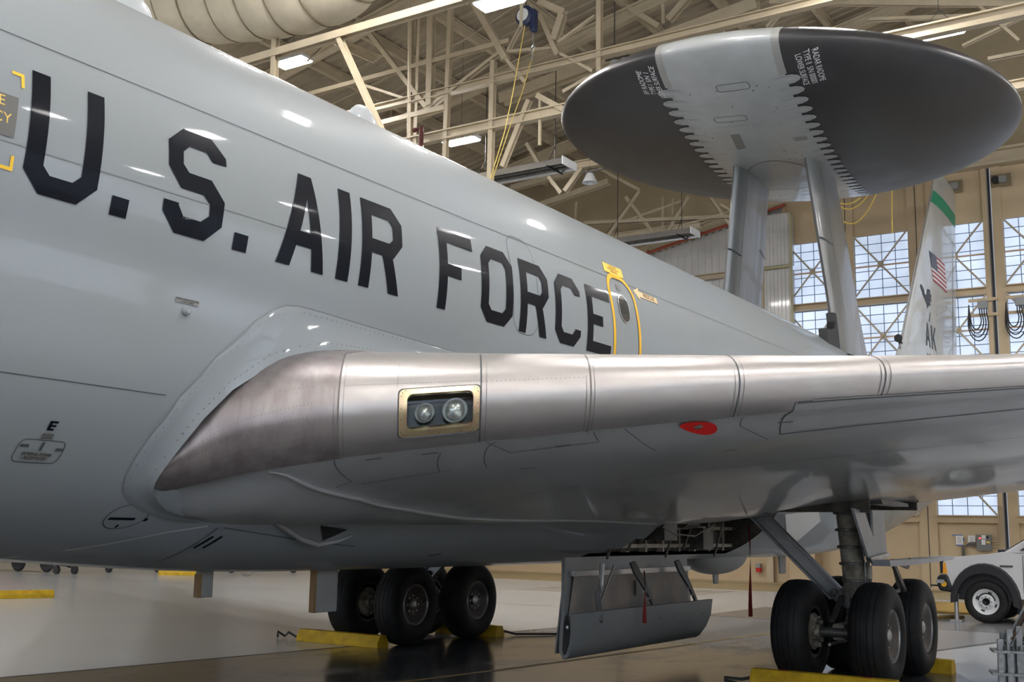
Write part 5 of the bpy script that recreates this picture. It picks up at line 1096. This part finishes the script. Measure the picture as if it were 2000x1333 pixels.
# blue fall arrest reel
t = thing('fall_arrest_reel', 'blue and black retractable reel with white face hanging at the top', 'reel', at(1027, 32, 0, 8.6)); nb = mat('reel_navy', (.02, .03, .08), .4)
b = MB(); b.lathe([(0, -.12), (.20, -.12), (.26, -.08), (.26, .08), (.20, .12), (0, .12)], (0, 0, 0), 'x', 28); b.build('reel_drum', nb, t, smooth=40); b = MB(); b.lathe([(0, -.135), (.17, -.135), (.17, -.12)], (0, .02, 0), 'x', 24); b.build('white_face', WHTT, t)
b = MB(); b.box((-.15, .04, -.02), (.03, .09, .62)); b.build('bracket_plate', mat('plate_tan', (.6, .55, .4), .5), t); b = MB(); b.box((0, -.24, -.18), (.2, .16, .60)); b.build('handle_block', nb, t, bevel=.04)
b = MB(); b.tube([(0, -.22, -.5), (0, -.24, -.8)], .02, 6); b.tube([(0, -.24, -.8), (.0, -.28, -.9), (0, -.22, -1.0), (0, -.18, -.9), (0, -.24, -.82)], .022, 6); b.tube([(0, -.22, -1.0), (0, -.20, -1.25)], .02, 6); b.build('hook', SILV, t, smooth=True); b = MB(); b.tube([(0, 0, .25), (0, 0, 2)], .02, 6); b.build('hanger', STEEL, t)
# forward wall behind the camera; glowing panes added to stand for open-door daylight
FWL = empty('wall_forward'); FWL['kind'] = 'structure'
b = MB(); b.box((XMIN-.1, (YMIN+YMAX)/2, 1.3), (.2, YMAX-YMIN, 2.6)); b.box((XMIN-.1, (YMIN+YMAX)/2, 16), (.2, YMAX-YMIN, 9)); b.build('forward_panel', TAND, FWL)
for k in range(9): 
    y = YMIN+3.5+k*7.1; b = MB(); b.box((XMIN-.1, y-3.5, 7), (.2, 1.0, 9.2)); b.build('forward_post', TAND, FWL); b = MB(); b.box((XMIN-.1, y, 7), (.02, 6.0, 8.8)); b.build('forward_pane', PANEF, FWL)

PWL = empty('fill_window_1'); PWL['kind'] = 'structure'  # unseen port glazing, added for soft bluish daylight on the fuselage
for k in range(8):
    x = -34+k*7.2; b = MB(); b.box((x, YMIN+.12, 8.2), (5.8, .04, 6.4)); b.build('window_pane', PANEF, PWL)
    b = MB()
    for q in range(7): b.box((x-2.9+q*.967, YMIN+.16, 8.2), (.05, .05, 6.4))
    for q in range(8): b.box((x, YMIN+.16, 5+q*.914), (5.8, .05, .05))
    b.build('glazing_bars', TAN, PWL)
# ------------------------------------------------------------------ things on the floor
def chock(lab, x, y, L, rz, grp='yellow wheel chocks', rope=None, w_=.24, h=.17):
    t = thing('wheel_chock', lab, 'chock', (x, y, 0), rz, grp)
    b = MB(); pf = [(-w_/2, 0), (-w_/2, h*.45), (-w_*.28, h), (w_*.28, h), (w_/2, h*.45), (w_/2, 0)]; b.prism(pf, L, lambda p, q, c: Vector((p, c-L/2, q))); b.build('chock_block', YELC, t, bevel=.008)
    for f in (-.3, .28): b = MB(); b.box((-w_*.0, L*f, h+.001), (w_*.4, .10, .004)); b.build('red_stripe', mat('stripe_red_brown', (.30, .05, .02), .6), t)
    if rope:
        b = MB(); b.tube([Vector(q) for q in rope], .018, 6); b.build('rope', mat('rope_dark', (.05, .05, .045), .8), t, smooth=True)
    return t
chock('yellow chock in front of the far main wheels', -1.26, 3.72, 1.55, .0, rope=[(0, .75, .07), (.05, .95, .04), (0, 1.05, .10), (.06, 1.18, .03), (-.03, 1.24, .10), (.03, 1.3, .02)])
chock('short yellow chock end behind the far main wheels', 1.27, 3.25, 1.2, .0, rope=[(.1, -.5, .1), (.3, -.7, .03), (1.2, -1.4, .02), (2.6, -2.1, .02)])
chock('long yellow chock in front of the near main wheels', -1.26, -3.33, 1.62, .0, rope=[(0, .8, .07), (.0, .95, .03), (.1, 1.2, .02)])
chock('yellow chock end behind the near main wheels', 1.27, -3.55, 1.25, .0)
chock('long yellow chock lying on the open floor at far left', .70, 15.24, 2.3, -1.94); chock('yellow chock on the far floor behind the front belly aerial', 11.1, 21.55, 1.35, -2.5)
# service truck, nose to starboard, seen from its side
TK = thing('service_truck', 'white service pickup truck with black fender flares parked by the hangar door', 'truck', (10.42, -2.87, 0), 0)
TW = mat('truck_white', (.62, .62, .64), .25, coat=.6); TB = mat('truck_black_plastic', (.013, .014, .018), .5)
# profile in (forward distance = +y, z); x = 0 near side .. 2.0 far side ; front wheel centre at y=0
def sq(y): return .56+(y-.56)*.58 if y > .56 else y
def side(poly, x0, x1, m_, nm, par=TK, bev=.0, fn=None): 
    poly = [(sq(p), q) for p, q in poly]; b = MB(); b.prism(poly, x1-x0, lambda p, q, c: Vector((x0+c, p, q))); return b.build(nm, m_, par, bevel=bev)
arch = [(.56*math.cos(a), .44+.54*math.sin(a)) for a in lin(0, math.pi, 12)]
body = [(.98, .62), (1.0, .95), (.97, 1.15), (.88, 1.21), (.55, 1.29), (-.1, 1.36), (-.36, 1.41), (-.60, 1.38), (-5.4, 1.38), (-5.4, .55), (-4.2, .55), (-.66, .50)]+[(y, z) for y, z in [(-.56, .50)]+[(-q[0]*-1, q[1]) for q in arch[::-1]]]+[(.60, .55)]
side(body, .0, 2.0, TW, 'truck_body', bev=.03)
fl_o = [(.67*math.cos(a), .42+.76*math.sin(a)) for a in lin(-.05, math.pi+.12, 16)]; fl_i = [(.53*math.cos(a), .43+.55*math.sin(a)) for a in lin(-.05, math.pi+.12, 16)]
for x in (-.09, 2.0):
    b = MB(); V = []
    for (a_, c_), (d_, e_) in zip(fl_o, fl_i): V += [(x+.0, d_, e_), (x, a_*.96, c_*.98), (x+.09, a_, c_), (x+.09, d_, e_)]
    b.add(V, [(4*i+k, 4*i+(k+1) % 4, 4*i+4+(k+1) % 4, 4*i+4+k) for i in range(16) for k in range(4)]+[(0, 1, 2, 3), (64, 65, 66, 67)]); b.build('fender_flare', TB, TK, smooth=40)
side([(.62, .58), (1.08, .60), (1.16, .70), (1.17, .86), (1.04, .93), (.80, .93), (.70, .75)], -.04, 2.04, TB, 'front_bumper', bev=.04)
b = MB(); b.lathe([(0, -.01), (.055, -.01), (.055, 0)], (-.045, .77, .74), 'x', 16); b.build('fog_lamp', mat('amber', (.85, .45, .02), .4), TK); b = MB(); b.box((-.05, .84, .79), (.02, .16, .07)); b.build('bumper_plate', SILV, TK)
side([(1.0, .94), (1.06, .95), (1.07, 1.20), (.97, 1.22), (.95, 1.16)], .05, 1.95, TB, 'grille', bev=.01)
side([(.80, .95), (.96, .94), (.93, 1.16), (.86, 1.18)], -.012, .03, mat('marker_amber', (.9, .38, .03), .3), 'marker_light')
side([(.95, .95), (1.035, .95), (1.03, 1.15), (.95, 1.16)], -.005, .3, TB, 'headlight')
b = MB(); b.bar((0.1, .88, .70), (.1, 1.06, .70), .10, .03); b.build('tow_hook', TB, TK)
cab = [(-.34, 1.385), (-1.20, 1.93), (-1.45, 2.0), (-2.9, 2.02), (-3.05, 1.36)]
side(cab, .08, 1.92, TW, 'cab', bev=.03)
side([(-.66, 1.44), (-1.27, 1.86), (-1.95, 1.90), (-1.95, 1.44)], .06, .075, mat('truck_glass', (.02, .025, .03), .05, coat=1), 'side_window')
b = MB(); b.add([(.16, -.385, 1.435), (1.84, -.385, 1.435), (1.80, -1.17, 1.94), (.2, -1.17, 1.94)], [(0, 1, 2, 3)]); b.build('windscreen', mat('truck_glass', (.02, .025, .03), .05, coat=1), TK)
b = MB(); b.bar((.2, -.30, 1.42), (1.6, -.28, 1.43), .12, .06); b.build('wiper_cowl', TB, TK)
for q in ([(-.73, 1.36), (-.72, .62)], [(-2.15, 1.9), (-2.15, .62)]): b = MB(); b.bar((-.004, q[0][0], q[0][1]), (-.004, q[1][0], q[1][1]), .012, .01, up=(1, 0, 0)); b.build('door_gap', LINE, TK)
side([(-.30, 1.11), (-.54, 1.11), (-.54, 1.15), (-.30, 1.15)], -.012, .0, LINE, 'fender_badge'); side([(-.95, .84), (-2.1, .84), (-2.1, .90), (-.95, .90)], -.02, .0, TB, 'door_moulding')
b = MB(); b.box((-.20, -.98, 1.56), (.16, .10, .30)); b.bar((0, -.98, 1.5), (-.15, -.98, 1.5), .04, .04); b.build('mirror', TB, TK, bevel=.02)
side([(-.63, .20), (-.66, .62), (-.60, .62), (-.57, .20)], .05, .3, TB, 'mud_flap'); b = MB(); b.bar((.05, -.75, .42), (.05, -2.4, .42), .12, .06); b.build('running_board', TB, TK)
for y in (0, -3.6):
    for x, s_ in ((.16, 1), (1.84, -1)):
        MB().lathe([(.24, -.12), (.27, -.145), (.36, -.15), (.405, -.12), (.42, -.06), (.42, .06), (.405, .12), (.27, .14), (.24, .12)], (x, y, .42), 'x', 36).build('tyre', RUB, TK, smooth=40)
        R_ = MB().lathe([(.07, -.10*s_), (.10, -.11*s_), (.14, -.09*s_), (.15, -.05*s_), (.20, -.07*s_), (.235, -.12*s_), (.26, -.135*s_)], (x, y, .42), 'x', 36).build('wheel_rim', WHT, TK, smooth=40)
        b = MB(); b.lathe([(0, -.06*s_), (.06, -.10*s_), (.07, -.12*s_), (.075, -.08*s_)], (x, y, .42), 'x', 20); b.build('hub', TB, TK, smooth=True)
        b = MB()
        for k in range(8): a = k*math.pi/4; b.lathe([(0, -.125*s_), (.012, -.125*s_), (.012, -.10*s_)], (x, y+.105*math.cos(a), .42+.105*math.sin(a)), 'x', 6)
        tag(b.build('lug_nuts', STEEL, R_), kind='stuff')
        for k in range(4): a = k*math.pi/2+.4; b = MB(); b.box((x-.075*s_, y+.19*math.cos(a), .42+.19*math.sin(a)), (.02, .07, .03), Matrix.Rotation(a+math.pi/2, 3, 'X')); b.build('rim_slot', TB, R_)
b = MB(); b.tube([(.1, .58, .0), (.1, .58, .60)], .045, 12); b.box((.1, .58, .015), (.22, .22, .03)); b.box((.1, .60, .50), (.12, .16, .10)); o = b.build('leveling_jack', SILV, TK, smooth=40)
b = MB(); b.box((.55, 0, .72), (.9, 1.06, .56)); b.build('wheel_arch', TB, TK)
# yellow mat and hose behind the bumper
b = MB(); b.add([(x, y, z) for z in (.003, .05) for x, y in ((12.7, -.9), (16.6, -.4), (17.0, -2.6), (12.8, -3.0))], [(0, 1, 2, 3), (4, 5, 6, 7), (0, 1, 5, 4), (1, 2, 6, 5), (2, 3, 7, 6), (3, 0, 4, 7)]); o = b.build('yellow_mat', mat('mat_yellow', (.48, .30, .05), .6, noise=.3, nscale=3), None, bevel=.01); tag(o, 'dull yellow mat lying on the floor in front of the truck', 'mat')
b = MB(); b.tube([(11.25, -1.5+.25*math.sin(k*1.1), .05+.02*(k % 3)) if False else (10.9+.22*math.cos(k*.9), -1.35-.12*k, .05) for k in range(9)], .04, 8); o = b.build('coiled_hose', mat('hose_ochre', (.30, .20, .07), .6), None, smooth=True); tag(o, 'short ochre hose lying beside the yellow mat', 'hose')
# bundle of steel stands at lower right
ST_ = thing('tow_bar_stand', 'bundle of grey steel channels and a tilted arm standing at lower right', 'stand', (.95, -4.98, 0), .3)
gs = mat('galvanised', (.36, .36, .35), .42, metal=.6, noise=.4, nscale=14)
hs = [.50, .44, .56, .62, .40, .52, .66, .47, .42]
for k in range(9):
    x = .10*(k % 3)-.10; y = .21-.105*(k//3)-.03*(k % 3); b = MB(); b.bar((x, y, 0), (x+.01, y-.01, hs[k]), .07, .045, up=(1, 0, 0), style='C'); b.build('channel_post', gs, ST_)
for z, w_ in ((.36, .46), (.10, .50)): b = MB(); b.box((0, .06, z), (.36, w_, .03)); b.build('tie_plate', gs, ST_)
b = MB(); b.bar((-.12, .12, .46), (-.06, -.12, .86), .07, .07, style='L'); b.bar((-.08, .12, .46), (-.02, -.12, .86), .05, .05); b.build('tilted_arm', gs, ST_)
b = MB(); b.tube([(-.10, .08, .50), (-.05, -.10, .82)], .022, 8); b.build('rusty_rod', mat('rust', (.20, .12, .08), .7, noise=.5, nscale=30), ST_)
b = MB(); b.bar((-.05, -.05, .46), (.02, -.22, .66), .08, .05, style='C'); b.bar((-.1, -.1, .42), (0, -.55, .38), .05, .05); b.build('cross_arm', gs, ST_)
b = MB()
for k in range(4): b.tube([(-.16, .16-.08*k, .37), (-.16, .16-.08*k, .43)], .014, 8)
b.build('bolts', STEEL, ST_)
# far equipment seen just under the belly
def atf(px, py, z=0): return at(px, py, 2, z)
gq = mat('far_dark', (.04, .04, .045), .6)
p = atf(40, 1117); t = thing('equipment_cart', 'low dark equipment cart with a red box far under the nose', 'cart', p, .3)
for k in range(3): b = MB(); b.lathe([(0, -.08), (.22, -.08), (.28, 0), (.22, .08), (0, .08)], (0, 1.2-1.1*k, .28), 'y' if False else 'x', 16); b.build('cart_wheel', gq, t)
b = MB(); b.box((0, .2, .42), (.9, 2.6, .12)); b.bar((0, -1.1, .45), (0, -1.9, .2), .08, .08); b.build('cart_frame', gq, t); b = MB(); b.box((0, .5, .66), (.6, 1.1, .36)); b.build('red_box', mat('far_red', (.35, .05, .04), .6), t)
for px, lab in ((110, 'small dark caster stand far under the belly, first from the left'), (145, 'small dark caster stand far under the belly, second from the left'), (212, 'small dark caster stand far under the belly, third from the left'), (308, 'small dark caster stand far under the belly, next to the yellow chock')):
    p = atf(px, 1122 if px < 200 else 1119); t = thing('caster_stand', lab, 'stand', p, 0, 'small dark stands far away'); b = MB(); b.lathe([(0, -.05), (.13, -.05), (.13, .05), (0, .05)], (0, 0, .13), 'x', 12); b.build('caster', gq, t); b = MB(); b.bar((0, -.5, .3), (0, .5, .34), .1, .1); b.bar((0, 0, .2), (0, 0, 1.1), .08, .08, up=(1, 0, 0)); b.build('stand_frame', gq, t)
p = atf(482, 1126); t = thing('reel_wheel', 'round pale spoked wheel far under the belly behind the front aerial', 'wheel', p); b = MB(); b.tube([(0, .40*math.cos(a), .42+.40*math.sin(a)) for a in lin(0, 2*math.pi, 28)], .03, 8); b.build('wheel_hoop', SILV, t, smooth=True)
for k in range(4): a = k*math.pi/4; b = MB(); b.bar((0, .4*math.cos(a), .42+.4*math.sin(a)), (0, -.4*math.cos(a), .42-.4*math.sin(a)), .03, .03, up=(1, 0, 0)); b.build('spoke', SILV, t)
for px, lab in ((420, 'dark ground bar far away left of the spoked wheel'), (540, 'dark ground bar far away right of the spoked wheel')):
    p = atf(px, 1118); t = thing('ground_bar', lab, 'bar', p, 0, 'ground bars far away'); b = MB(); b.bar((0, -1.1, .22), (0, 1.1, .16), .08, .06); b.build('bar_tube', gq, t); b = MB(); b.lathe([(0, -.05), (.14, -.05), (.14, .05), (0, .05)], (0, -.8, .14), 'x', 12); b.build('bar_wheel', gq, t)
